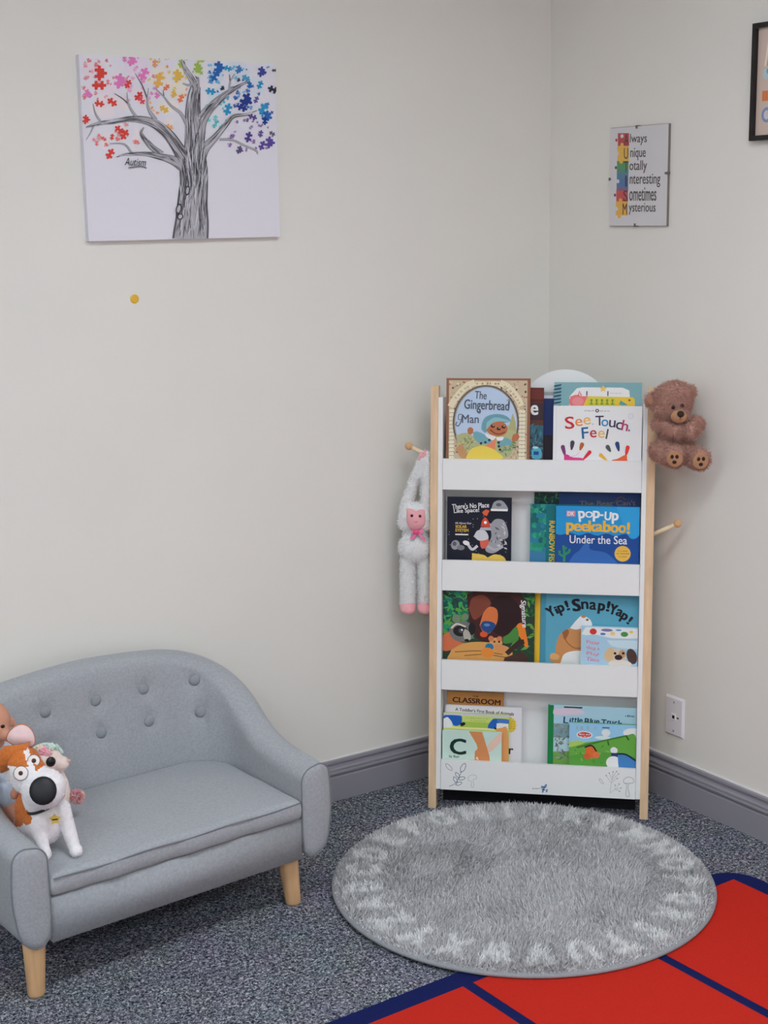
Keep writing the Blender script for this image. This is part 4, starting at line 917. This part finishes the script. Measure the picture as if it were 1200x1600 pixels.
# row 2 --- space book
a = cover_art(1, .046, .224, .877, 133, 120, 461, 446, .169)
WH = (226, 224, 228)
a.text("There's No Place", 252, 166, 190, 28, WH, rot=-4, bold=.02); a.text('Like Space!', 232, 195, 130, 30, WH, rot=-4, bold=.02)
a.text('All About Our', 216, 260, 84, 10, WH, bold=.01); a.text('SOLAR', 205, 279, 58, 16, (222, 178, 60), bold=.05); a.text('SYSTEM', 209, 299, 68, 16, (222, 178, 60), bold=.05); a.rect(175, 318, 242, 325, WH)
for _ in range(34): a.ell(random.uniform(140, 455), random.uniform(215, 440), 2.2, 2.2, (150, 150, 160))
GY, GD = (150, 150, 156), (90, 90, 98)
a.poly([(358, 182), (372, 145), (404, 134), (428, 150), (440, 186)], GY, sm=True); a.ell(396, 158, 14, 9, GD); a.rect(356, 180, 442, 192, WH)
a.poly([(350, 270), (380, 236), (420, 240), (440, 280), (444, 330), (410, 350), (420, 380), (372, 418), (330, 400), (360, 330)], GY, sm=True); leafy(a, 26, (355, 250, 435, 400), (GD, (190, 190, 196)), (14, 34))
a.poly([(312, 200), (330, 184), (350, 190), (336, 220), (320, 214)], (206, 90, 56)); a.poly([(306, 276), (312, 246), (328, 226), (346, 250), (352, 276)], (206, 72, 52), sm=True); a.ell(329, 254, 8, 8, WH); a.poly([(306, 280), (352, 280), (362, 296), (298, 296)], (170, 170, 178)); a.poly([(300, 345), (345, 340), (340, 384), (310, 392)], (206, 96, 80), sm=True)
a.poly([(270, 330), (290, 298), (330, 300), (345, 340), (300, 352)], (196, 196, 202), sm=True); a.line([(290, 380), (262, 400), (236, 366)], 14, (196, 196, 202), sm=True); a.ell(232, 366, 18, 12, WH, 20); a.line([(340, 380), (380, 400), (420, 380)], 14, (170, 170, 178), sm=True)
a.ell(176, 378, 22, 26, GY, 15); a.ell(204, 392, 20, 14, (120, 120, 128)); a.ell(172, 372, 10, 12, GD)
a.poly([(262, 420), (330, 432), (350, 470), (270, 470)], (226, 186, 84), sm=True); a.poly([(345, 440), (380, 424), (424, 436), (430, 470), (345, 470)], (226, 186, 84), sm=True)
book('black space themed book with white title standing alone left on the second ledge', 1, .046, .224, .877, .0280, .008, (24, 26, 40), a)
a = cover_art(1, .284, .50, .890, 580, 92, 1002, 160, .030)
leafy(a, 160, (580, 90, 760, 330), ((30, 72, 60), (44, 100, 74), (70, 130, 90), (24, 50, 50)), (16, 50))
book('dark green leafy book, rearmost behind the teal book with gold spine lettering', 1, .284, .50, .890, .0605, .0085, (34, 64, 62), a)
a = cover_art(1, .275, .50, .860, 560, 155, 984, 456, .158)
for k in range(12):
    for j in range(6): x, y = 562+j*22+(k % 2)*11, 165+k*26; a.ell(x, y, 15, 17, random.choice(((36, 132, 110), (30, 110, 120), (44, 150, 120), (24, 96, 96), (40, 120, 150))))
leafy(a, 30, (565, 170, 700, 440), ((60, 170, 130), (30, 120, 140)), (14, 36)); a.poly([(560, 400), (640, 410), (640, 470), (560, 470)], (60, 120, 160), sm=True); a.rect(642, 158, 992, 900, (24, 110, 116))
a.text('RAINBOW FISH', 674, 360, 238, 30, (222, 186, 70), rot=90, bold=.035)
book('teal scaly book with tall gold letters running down beside the pop-up book', 1, .275, .50, .860, .0385, .0085, (28, 112, 116), a)
a = cover_art(1, .352, .573, .893, 711, 90, 1135, 200, .049)
a.text("The Bear Can't", 965, 152, 292, 34, (112, 96, 84), rot=-2, bold=.03); a.line([(1000, 150), (1030, 110), (1060, 130)], 6, (90, 70, 70), sm=True)
book('dark blue book with brown bear title directly behind the pop-up book', 1, .352, .573, .893, .0490, .0100, (36, 62, 110), a)
a = cover_art(1, .347, .572, .859, 695, 168, 1131, 468, .153)
a.poly([(695, 160)]+[(695+i*20, 318+7*math.sin(i*1.3)) for i in range(23)]+[(1140, 160)], (36, 142, 200)); a.poly([(1010, 168), (1140, 168), (1140, 300), (1080, 330)], (46, 152, 208), sm=True)
a.rect(750, 194, 796, 224, (206, 130, 150)); a.text('DK', 773, 209, 34, 20, WH, bold=.03)
for ch, x, y, w, h, r in (('p', 830, 222, 36, 58, -6), ('O', 868, 212, 40, 34, 4), ('p', 906, 220, 38, 58, 0), ('-', 934, 214, 18, 9, 0), ('U', 966, 218, 36, 46, 4), ('p', 1004, 230, 36, 58, 0)): a.text(ch, x, y, w, h, WH, rot=r, bold=.06)
for ch, x, y, w, h in (('p', 770, 290, 42, 66), ('e', 808, 282, 42, 42), ('e', 848, 282, 42, 42), ('k', 886, 274, 42, 60), ('a', 922, 282, 40, 42), ('b', 962, 274, 42, 62), ('o', 1002, 286, 40, 42), ('o', 1042, 286, 40, 42), ('!', 1074, 280, 16, 62)): a.text(ch, x, y, w, h, (226, 172, 62), bold=.07)
a.text('Under the Sea', 918, 346, 300, 44, (222, 224, 232), bold=.015)
a.poly([(760, 480), (790, 430), (820, 405), (850, 366), (872, 372), (880, 400), (960, 416), (1020, 470), (1030, 500)], (50, 100, 170), sm=True); a.ell(1046, 418, 42, 42, (224, 176, 76)); a.scribble(1022, 404, 1074, 9, (160, 120, 50)); a.scribble(1016, 418, 1076, 9, (160, 120, 50)); a.scribble(1026, 434, 1068, 9, (160, 120, 50))
GR = (44, 134, 96)
for P in ([(740, 470), (742, 430), (736, 380)], [(742, 430), (764, 416), (770, 400)], [(740, 440), (718, 428), (716, 408)], [(738, 400), (754, 392)]): a.line(P, 13, GR, sm=len(P) > 2)
book('blue sea pop-up book with orange title, front right on the second ledge', 1, .347, .572, .859, .0145, .018, (28, 72, 142), a)

# row 3 --- forest animals book
a = cover_art(2, .0365, .291, .6185, 107, 67, 581, 442, .193)
leafy(a, 130, (107, 60, 250, 330), ((28, 110, 92), (40, 140, 100), (60, 160, 90), (20, 80, 80), (90, 150, 60)), (30, 80)); leafy(a, 80, (420, 60, 585, 440), ((40, 110, 60), (70, 140, 60), (30, 80, 50), (96, 150, 70)), (24, 60))
a.poly([(230, 90), (330, 60), (470, 60), (530, 120), (520, 260), (440, 330), (330, 350), (260, 300), (240, 190)], (64, 34, 32), sm=True); a.ell(420, 200, 90, 110, (44, 26, 28)); a.poly([(240, 170), (260, 110), (320, 95), (356, 140), (320, 190), (270, 230)], (120, 62, 48), sm=True)
a.poly([(298, 260), (318, 190), (350, 156), (386, 170), (392, 220), (380, 260), (352, 300), (320, 300)], (206, 112, 62), sm=True); a.poly([(300, 262), (320, 236), (366, 240), (380, 262), (350, 300), (318, 290)], (36, 70, 124), sm=True); a.ell(320, 308, 20, 16, (206, 84, 44)); a.ell(336, 256, 16, 8, (90, 130, 180))
a.poly([(107, 320), (150, 300), (190, 350), (220, 362), (150, 400), (107, 400)], (196, 106, 70), sm=True); a.poly([(150, 400), (220, 360), (330, 350), (440, 370), (470, 410), (430, 470), (150, 470)], (202, 150, 84), sm=True); a.line([(170, 410), (300, 400), (420, 415)], 5, (130, 84, 44), sm=True); a.line([(220, 428), (330, 418), (450, 432)], 5, (130, 84, 44), sm=True)
a.ell(206, 296, 66, 58, (110, 110, 108)); a.ell(176, 226, 22, 24, (110, 130, 100)); a.ell(224, 216, 16, 20, (110, 130, 100)); a.ell(198, 294, 38, 30, (30, 30, 32)); a.ell(258, 280, 18, 34, (30, 30, 32)); a.poly([(222, 280), (246, 300), (252, 336), (226, 346), (212, 310)], (170, 166, 156), sm=True); a.ell(202, 292, 14, 13, (76, 76, 78)); a.ell(206, 288, 5, 5, WH); a.line([(150, 280), (180, 256), (226, 270)], 9, (206, 200, 186), sm=True); a.ell(232, 344, 12, 8, (24, 24, 26))
a.ell(384, 350, 34, 26, (206, 150, 96)); a.ell(358, 330, 14, 15, (196, 120, 80)); a.ell(402, 330, 14, 15, (196, 120, 80)); a.ell(376, 346, 5, 6, (30, 24, 24)); a.ell(400, 346, 5, 6, (30, 24, 24)); a.ell(350, 376, 22, 20, (36, 110, 150)); a.ell(340, 408, 34, 28, (214, 132, 54)); a.ell(410, 385, 40, 22, (206, 140, 86), 20)
a.poly([(484, 262), (504, 240), (528, 250), (540, 300), (550, 360), (534, 366), (510, 320), (490, 296)], (224, 122, 44), sm=True); a.poly([(420, 320), (450, 300), (490, 260), (500, 330), (460, 350), (424, 352)], (70, 130, 60), sm=True); a.line([(440, 410), (500, 350), (530, 340)], 26, (56, 40, 36), sm=True); a.poly([(430, 430), (530, 400), (540, 470), (430, 470)], (70, 46, 40), sm=True)
a.text('Signature', 524, 190, 148, 34, (226, 222, 222), rot=86, bold=.03, shear=.2)
book('forest animals book with a raccoon and a big dark bear on its cover', 2, .0365, .291, .6185, .0290, .012, (40, 60, 48), a)
book('book with a plain yellow edge showing right of the forest animals book', 2, .07, .306, .616, .0425, .010, (222, 176, 48))
a = cover_art(2, .307, .5745, .613, 612, 86, 1121, 464, .190)
a.rect(612, 86, 640, 900, (66, 138, 164))
for ch, x, y, w, h, r in (('Y', 664, 186, 40, 58, -32), ('i', 694, 178, 16, 42, -28), ('p', 722, 176, 36, 58, -24), ('!', 750, 150, 18, 56, -20), ('S', 798, 146, 46, 70, -8), ('n', 842, 146, 38, 42, -4), ('a', 884, 148, 36, 44, 2), ('p', 928, 162, 38, 60, 6), ('!', 964, 148, 18, 58, 10), ('Y', 990, 164, 40, 58, 16), ('a', 1022, 182, 34, 40, 22), ('p', 1044, 210, 34, 54, 28), ('!', 1076, 222, 16, 48, 34)): a.text(ch, x, y, w, h, (28, 28, 36), rot=r, bold=.07)
TN = (196, 136, 84)
a.poly([(662, 440), (690, 420), (700, 350), (730, 296), (780, 272), (830, 280), (850, 340), (840, 420), (780, 470), (680, 470)], TN, sm=True); a.poly([(720, 470), (740, 420), (800, 400), (850, 410), (850, 480), (720, 480)], (228, 222, 218), sm=True); a.poly([(766, 276), (800, 230), (830, 204), (870, 224), (880, 260), (840, 270), (800, 282)], (232, 226, 222), sm=True); a.ell(836, 208, 12, 8, (176, 120, 84)); a.ell(856, 226, 7, 6, (140, 60, 50)); a.line([(740, 310), (750, 350), (790, 384), (830, 384)], 5, (140, 90, 50), sm=True); a.poly([(726, 300), (750, 282), (762, 300), (740, 340)], (150, 92, 54), sm=True); a.poly([(664, 430), (680, 416), (712, 430), (706, 452), (670, 450)], (214, 160, 100), sm=True)
book('blue book with arched black title and a barking tan and white dog', 2, .307, .5745, .613, .0400, .012, (88, 158, 182), a, spine=(70, 140, 166))
a = cover_art(2, .42, .5735, .527, 828, 260, 1119, 470, .104)
a.rect(860, 258, 1122, 318, (226, 224, 228)); a.poly([(830, 300), (850, 262), (880, 262), (870, 310)], (226, 224, 228))
for x, y, w, h, c in ((890, 284, 36, 34, (200, 54, 50)), (960, 274, 60, 16, (120, 110, 160)), (1050, 294, 38, 28, (72, 140, 72)), (990, 292, 24, 22, (226, 200, 130)), (940, 296, 28, 14, (70, 120, 180)), (1085, 280, 20, 14, (220, 200, 80)), (1020, 272, 30, 10, (90, 150, 200))): a.ell(x, y, w/2, h/2, c)
a.poly([(828, 310), (900, 300), (1000, 322), (1122, 314), (1122, 900), (828, 900)], (160, 194, 214)); a.poly([(960, 330), (1122, 330), (1122, 372), (1000, 366)], (190, 212, 224), sm=True)
for k, y in enumerate((346, 378, 410, 440)):
    a.text(('Puppy', 'dog s', 'Play', 'Time')[k], 890, y, 66, 22, (176, 120, 150), rot=5, bold=.05); a.text(('Puppy', 'dog s', 'Play', 'Time')[k], 886, y-3, 66, 22, (206, 178, 196), rot=5, bold=.02)
a.ell(1016, 420, 46, 44, (204, 190, 176)); a.ell(976, 410, 26, 40, (206, 176, 136), 15); a.ell(1090, 416, 26, 44, (76, 56, 50), -15); a.ell(1040, 405, 18, 24, (190, 150, 110)); a.ell(1022, 424, 20, 15, (50, 38, 38)); a.ell(1004, 402, 7, 7, (30, 24, 24)); a.ell(1046, 400, 7, 7, (30, 24, 24)); a.ell(1030, 460, 60, 22, (214, 206, 198))
book('small pale blue puppy book standing in front of the barking dog book', 2, .42, .5735, .527, .0145, .020, (164, 196, 214), a, spine=(150, 184, 206))

# row 4 --- left stack
a = cover_art(3, .045, .205, .322, 78, 70, 830, 256, .032)
a.text('THE', 458, 137, 80, 24, (70, 34, 26), bold=.04); a.text('CLASSROOM', 472, 214, 640, 88, (58, 26, 22), rot=2, bold=.05)
book('tan book with dark capital letters, rearmost left on the bottom ledge', 3, .045, .205, .322, .0600, .0085, (190, 134, 74), a, spine=(70, 34, 30))
a = cover_art(3, .043, .258, .286, 60, 262, 1074, 1036, .155)
a.text("A Toddler's First Book of Animals", 580, 334, 780, 48, (62, 58, 62), rot=2.5, bold=.03); a.rect(590, 372, 632, 382, (62, 58, 62)); a.poly([(935+(62 if i % 2 else 74)*math.cos(i*math.pi/12), 510+(98 if i % 2 else 112)*math.sin(i*math.pi/12)) for i in range(24)], (226, 190, 70))
for k in range(5): a.scribble(908, 456+k*26, 985, 12, (130, 96, 40))
a.text('r', 938, 884, 62, 84, (62, 40, 40), bold=.05); a.text('e', 862, 884, 60, 70, (62, 40, 40), bold=.05)
book('white book about animals with a yellow badge, in front of the tan book', 3, .043, .258, .286, .0460, .0100, (216, 213, 219), a)
a = cover_art(3, .039, .223, .267, 25, 368, 900, 600, .041)
a.rect(25, 368, 900, 402, (196, 192, 200)); a.rect(25, 402, 900, 1200, (188, 204, 110)); a.rect(250, 500, 640, 590, (160, 186, 80)); a.rect(25, 590, 900, 620, (226, 214, 150)); a.scribble(330, 440, 620, 18, (140, 170, 80)); a.scribble(390, 478, 600, 16, (140, 170, 80))
BL = (30, 92, 176)
a.poly([(25, 470), (60, 430), (100, 430), (140, 520), (140, 590), (25, 600)], (226, 224, 228), sm=True); a.poly([(25, 430), (60, 405), (240, 405), (272, 430), (268, 520), (220, 570), (160, 565), (130, 500), (80, 440), (30, 462)], BL, sm=True); a.poly([(250, 530), (300, 510), (322, 540), (280, 576), (256, 566)], (26, 26, 30), sm=True)
a.poly([(620, 590), (630, 530), (680, 450), (720, 430), (900, 438), (900, 500), (760, 500), (720, 590)], BL, sm=True); a.rect(745, 440, 895, 490, (66, 116, 190)); a.rect(738, 504, 890, 585, (224, 218, 216)); a.poly([(700, 580), (730, 570), (742, 604), (716, 606)], (26, 26, 30))
a.poly([(735, 600), (800, 576), (885, 604), (900, 1200), (735, 1200)], (222, 152, 92), sm=True); 
book('green and blue cover book tucked behind the mint letter C book', 3, .039, .223, .267, .0320, .0100, (188, 204, 110), a, spine=(40, 50, 80))
a = cover_art(3, .0385, .205, .221, 18, 600, 745, 1034, .083)
a.poly([(345, 600), (505, 600), (560, 800), (600, 960), (615, 1200), (410, 1200), (420, 900), (455, 850), (440, 790)], (204, 134, 84)); a.poly([(690, 640), (745, 610), (745, 720), (690, 800), (600, 900), (570, 830), (600, 760)], (226, 190, 172), sm=True); a.poly([(430, 1000), (450, 970), (470, 1030)], (228, 206, 190))
a.text('C', 212, 836, 204, 240, (18, 50, 40), bold=.045); a.text('is for', 168, 985, 130, 40, (24, 60, 48), bold=.03)
book('mint green letter C book, front left on the bottom ledge', 3, .0385, .205, .221, .0145, .0100, (190, 212, 202), a, spine=(60, 72, 66))
# row 4 --- right stack
a = cover_art(3, .332, .574, .302, 622, 122, 1054, 428, .157)
a.rect(618, 120, 650, 900, (24, 122, 66)); a.rect(650, 128, 1056, 240, (160, 196, 212)); a.rect(650, 222, 1056, 300, (120, 150, 160)); a.poly([(650, 380), (1056, 340), (1056, 900), (650, 900)], (110, 160, 70)); leafy(a, 60, (655, 230, 730, 420), ((110, 120, 126), (150, 156, 160), (90, 104, 96), (130, 140, 110)), (14, 34)); a.poly([(650, 140), (760, 136), (800, 160), (700, 176), (650, 172)], (206, 190, 206), sm=True)
for i, (ch, x, w) in enumerate((('L', 710, 24), ('i', 732, 8), ('t', 744, 12), ('t', 758, 12), ('l', 770, 7), ('e', 784, 18), ('B', 814, 24), ('l', 832, 7), ('u', 846, 18), ('e', 866, 18), ('T', 896, 26), ('r', 918, 12), ('u', 934, 18), ('c', 954, 16), ('k', 976, 20))): a.text(ch, x, 201+i*.5, w, 36 if ch in 'LBTltk' else 24, (30, 62, 96), rot=3, bold=.05)
a.scribble(1000, 165, 1040, 12, (70, 80, 90)); a.rect(700, 126, 790, 134, (60, 60, 66))
book('green spined farm picture book behind the cartoon green hill book', 3, .332, .574, .302, .0300, .014, (170, 200, 208), a, spine=(24, 118, 64))
a = cover_art(3, .392, .5745, .259, 722, 213, 1055, 442, .117)
a.poly([(722, 213), (1056, 213), (1056, 330), (722, 340)], (142, 190, 220)); a.ell(1040, 256, 50, 26, (224, 226, 232)); a.ell(905, 262, 22, 20, (214, 222, 230)); a.ell(890, 290, 40, 10, (206, 220, 230)); a.scribble(756, 240, 850, 26, (150, 176, 186), 20); a.rect(886, 231, 922, 237, (60, 80, 110))
a.ell(798, 278, 40, 20, (226, 224, 228)); a.ell(798, 278, 34, 15, (200, 70, 66)); a.scribble(772, 276, 826, 9, (240, 220, 220)); a.scribble(778, 288, 820, 8, (240, 220, 220))
a.poly([(722, 330), (800, 320), (900, 300), (1000, 272), (1056, 290), (1056, 600), (722, 600)], (98, 162, 66), sm=True); a.poly([(722, 322), (760, 310), (800, 322), (722, 350)], (166, 196, 96), sm=True); a.poly([(722, 400), (860, 370), (1056, 390), (1056, 460), (722, 460)], (84, 150, 60), sm=True); a.line([(760, 350), (880, 310), (1010, 272)], 9, (66, 120, 40), sm=True); a.line([(1005, 272), (1018, 296)], 8, (46, 84, 34)); a.line([(914, 305), (920, 330)], 8, (56, 100, 36)); leafy(a, 30, (740, 330, 1050, 430), ((120, 180, 80), (70, 136, 54)), (10, 30))
a.ell(832, 372, 30, 34, (214, 104, 50)); a.ell(858, 386, 18, 18, (220, 112, 70)); a.ell(812, 396, 16, 16, (206, 96, 54)); a.line([(800, 346), (836, 336), (860, 366)], 8, (36, 30, 34), sm=True)
a.ell(946, 356, 18, 18, (230, 230, 234)); a.poly([(932, 370), (962, 370), (970, 392), (934, 392)], (34, 56, 100)); a.ell(946, 424, 38, 36, (222, 222, 226)); a.poly([(964, 376), (1000, 376), (1056, 410), (1056, 470), (980, 470)], (66, 126, 186), sm=True); a.line([(962, 374), (1006, 376), (1056, 408)], 9, (24, 34, 60), sm=True)
book('small cartoon green hill book with orange shape, front right on the bottom ledge', 3, .392, .5745, .259, .0145, .0080, (98, 162, 66), a, spine=(70, 130, 60))
# ------------------------------------------------------------------ teddy on the right post, monkey on the left peg
M_bear = mat('bear_fur', (176, 134, 120), rough=.95, spec=.05, noise=(55, .16), sheen=.35)
M_bear_tan = mat('bear_tan', (168, 124, 94), rough=.9, spec=.05, noise=(120, .06), sheen=.2)
teddy = thing('teddy_bear', (-.0875, -.623, .9997), (0, 0, math.radians(-44.8)), 'brown teddy bear with embroidered foot pads hanging at the upper right of the bookshelf', 'plush toy', G_TOY)
me = blob([('e', (-.012, .000, .148), (.052, .046, .048)), ('e', (-.004, .002, .165), (.044, .042, .034)), ('e', (.006, -.028, .118), (.026, .026, .021)), ('e', (-.022, -.02, .128), (.034, .028, .024)),
           ('e', (-.061, .002, .149), (.020, .012, .021)), ('e', (.036, .010, .172), (.013, .012, .019)),
           ('e', (.000, .006, .058), (.042, .036, .058)), ('e', (.004, .004, .024), (.046, .036, .034))]
          + seg((-.044, -.014, .088), (.002, -.040, .075), .0185, .0195) + seg((.050, -.004, .088), (.034, -.032, .073), .022, .0205)
          + seg((-.040, -.018, .020), (-.012, -.052, .012), .027, .026) + [('e', (-.002, -.062, .012), (.027, .018, .029))]
          + seg((.026, -.010, .014), (.056, -.052, .004), .025, .024) + [('e', (.062, -.062, .006), (.027, .018, .028))], .0032, 4)
me.materials.append(M_bear); skin = link('probe', me)
M_emb = mat('embroidery_dark', (44, 28, 26), rough=.6)
ob, c, n = on_front(teddy, me, 'muzzle', .0065, .1150, .0215, M_bear_tan, squash=.82, depth=.5, nrm=(.25, -.95, -.05), lift=.001)
mz = ob
disc_on(mz, 'nose', c+Vector((.0045, -.0105, .008)), .0095, M_emb, (.3, -.9, .35), squash=.9, depth=.55)
bm = bmesh.new(); tube(bm, [c+Vector(q) for q in ((.004, -.0115, .002), (.0035, -.0118, -.008))], .0008, 6); obj('mouth_stitch', bm, M_emb, mz)
for x, z in ((-.0085, .1365), (.0135, .1415)): on_front(teddy, me, 'eye', x, z,   .0048, M_emb, depth=.5, nrm=(.2, -.95, .1), lift=.0035)
for cx, cz, nx in ((-.001, .0085, -.12), (.0635, .004, .22)):
    N = (nx, -.98, -.05); ob, c, n = on_front(teddy, me, 'foot_pad', cx, cz, .0205, M_bear_tan, squash=1.08, depth=.20, nrm=N, lift=.0035)
    for dx, dz, r in ((-.006, .006, .0046), (.006, .0065, .0046), (0, -.0075, .0056)): disc_on(ob, 'pad_spot', c+n*.0072+Vector((dx, dx*nx, dz)), r, M_emb, N, squash=.85 if dx == 0 else 1.2, depth=.3)
for x, z in ((-.0625, .149),): on_front(teddy, me, 'ear_lining', x, z, .011, M_bear_tan, depth=.25, nrm=(-.1, -1, 0), lift=.001)
bpy.data.objects.remove(skin)
me = fur(me, 26000, .0105, .0012, lean=(0, -.05, -.45), messy=.4); link('body', me, teddy)

M_mk = mat('monkey_fur', (240, 234, 232), rough=.95, spec=.05, sheen=.9)
M_mp = mat('monkey_pink', (232, 158, 164), rough=.8, spec=.1, noise=(60, .05), sheen=.2)
monk = thing('plush_monkey', (-.5588, -.0943, .7726), (0, 0, math.radians(-34.8)), 'white plush monkey with pink face and bow hanging by its arms from the left peg', 'plush toy', G_TOY)
me = blob([('e', (.003, .0, .038), (.046, .036, .043)), ('e', (.003, .0, .024), (.050, .034, .028)), ('e', (.001, .0, -.048), (.046, .036, .043)), ('e', (.001, .004, -.015), (.034, .03, .03))]
          + seg((-.026, .002, .062), (.002, -.002, .155), .0155, .011) + seg((.006, -.002, .155), (.021, -.008, .205), .013, .010)
          + seg((.032, .002, .05), (.033, -.004, .15), .0165, .0135) + seg((.032, -.004, .15), (.031, -.006, .216), .0145, .0115)
          + seg((-.020, .0, -.080), (-.022, -.002, -.205), .0200, .0200) + seg((.025, .0, -.080), (.0265, -.002, -.207), .0190, .0190), .0032, 5)
me.materials.append(M_mk); skin = link('probe', me)
bm = bmesh.new()     # heart shaped pink felt face
fo = [(.003, .060), (-.006, .0645), (-.018, .064), (-.0195, .050), (-.019, .036), (-.016, .024), (-.006, .014), (.004, .0125), (.015, .017), (.024, .026), (.0265, .038), (.026, .052), (.0245, .062), (.012, .0625)]
fo = [(.003+(x-.003)*1.12, .036+(z-.038)*1.16) for x, z in fo]; fo = smooth_path(fo+[fo[0]], 4)[:-1]; fx, fz = np.mean(fo, axis=0)
def fpt(x, z, l): q, _n = ray_surface(me, x, z); return Vector((x, q.y-l, z))
rg = [[bm.verts.new(fpt(fx+(x-fx)*f, fz+(z-fz)*f, l)) for x, z in fo] for f, l in ((1, -.001), (.98, .006), (.85, .0085), (.6, .0105), (.3, .0115))]
for a_, b_ in zip(rg, rg[1:]):
    for k in range(len(fo)): bm.faces.new((a_[k], a_[(k+1) % len(fo)], b_[(k+1) % len(fo)], b_[k]))
bm.faces.new(rg[-1]); face = obj('face', bm, M_mp, monk, smooth=True)
fy = fpt(.003, .04, 0).y
for x, z in ((-.0075, .0515), (.0145, .0500)): disc_on(face, 'eye', (x, fpt(x, z, .0105).y, z), .0042, M_pupil, (0, -1, .1), depth=.5)
bm = bmesh.new(); tube(bm, [fpt(x, z, .012) for x, z in ((-.001, .036), (.0035, .033), (.008, .0365))], .0007, 6); obj('mouth_stitch', bm, mat('stitch_red', (176, 70, 90), rough=.6), face)
M_bow = mat('satin_pink', (226, 120, 160), rough=.35, spec=.4, sheen=.3)
M_bow2 = mat('satin_rose', (206, 76, 120), rough=.35, spec=.4)
bow = disc_on(monk, 'bow', fpt(.004, .003, .010), .011, M_bow2, (0, -1, 0), squash=.8, depth=.6)
for sx_, pts in ((-1, ((0, .002), (-.012, .006), (-.014, -.004), (-.002, -.004))), (1, ((.004, .004), (.018, .010), (.020, -.002), (.006, -.002))), (-1, ((-.002, 0), (-.018, -.018), (-.008, -.021), (.004, -.004))), (1, ((.002, 0), (.022, -.028), (.026, -.020), (.008, -.001)))):
    bm = bmesh.new(); flat_ear(bm, [(.004+x, fpt(.004, .003, .012).y-.001*abs(x)*10, .003+z) for x, z in pts], .003); obj('ribbon_tail' if pts[1][1] < 0 else 'bow_loop', bm, M_bow, bow, bevel=.0008)
bpy.data.objects.remove(skin)
me = fur(me, 22000, .0085, .0012, lean=(0, 0, -.55), messy=.30); link('body', me, monk)
for x in (-.0215, .0262):
    q = blob([('e', (x, -.010, -.216), (.023, .022, .015)), ('e', (x+.003, -.020, -.224), (.017, .015, .012)), ('e', (x-.008, -.018, -.222), (.013, .014, .011))], .0025, 4); q.materials.append(M_mp); link('foot', q, monk, 'pink foot')
for x, z, y in ((.0205, .212, -.010), (.030, .218, -.010)):
    q = blob([('e', (x, y, z), (.007, .009, .008)), ('e', (x-.005, y-.002, z-.008), (.005, .006, .006)), ('e', (x+.001, y+.002, z+.008), (.004, .006, .006))], .0022, 3); q.materials.append(M_mp); link('hand', q, monk, 'pink hand closed over the peg')

# ------------------------------------------------------------------ camera and picture settings
cam = bpy.data.cameras.new('camera'); co = bpy.data.objects.new('camera', cam); COL.objects.link(co)
cam.sensor_fit = 'HORIZONTAL'; cam.sensor_width = 36; cam.lens = 68.974; cam.clip_start = .05
yaw, pit, rol = .5863, .2009, -.0154
fw = Vector((math.cos(pit)*math.sin(yaw), math.cos(pit)*math.cos(yaw), -math.sin(pit)))
r = fw.cross(Vector((0, 0, 1))).normalized(); u = r.cross(fw)
r2 = math.cos(rol)*r + math.sin(rol)*u; u2 = -math.sin(rol)*r + math.cos(rol)*u
co.matrix_world = Matrix(((r2.x, u2.x, -fw.x, -2.8479), (r2.y, u2.y, -fw.y, -3.3869), (r2.z, u2.z, -fw.z, 1.6436), (0, 0, 0, 1)))
SC.camera = co
w = bpy.data.worlds.new('world'); SC.world = w; w.use_nodes = True
w.node_tree.nodes['Background'].inputs[0].default_value = (.8, .82, .85, 1); w.node_tree.nodes['Background'].inputs[1].default_value = .05
SC.view_settings.view_transform = 'Standard'; SC.view_settings.look = 'None'; SC.view_settings.gamma = 1; SC.view_settings.use_curve_mapping = False
SC.view_settings.exposure = 0.0
SC.cycles.use_denoising = True
SC.cycles.max_bounces = 8; SC.cycles.diffuse_bounces = 5
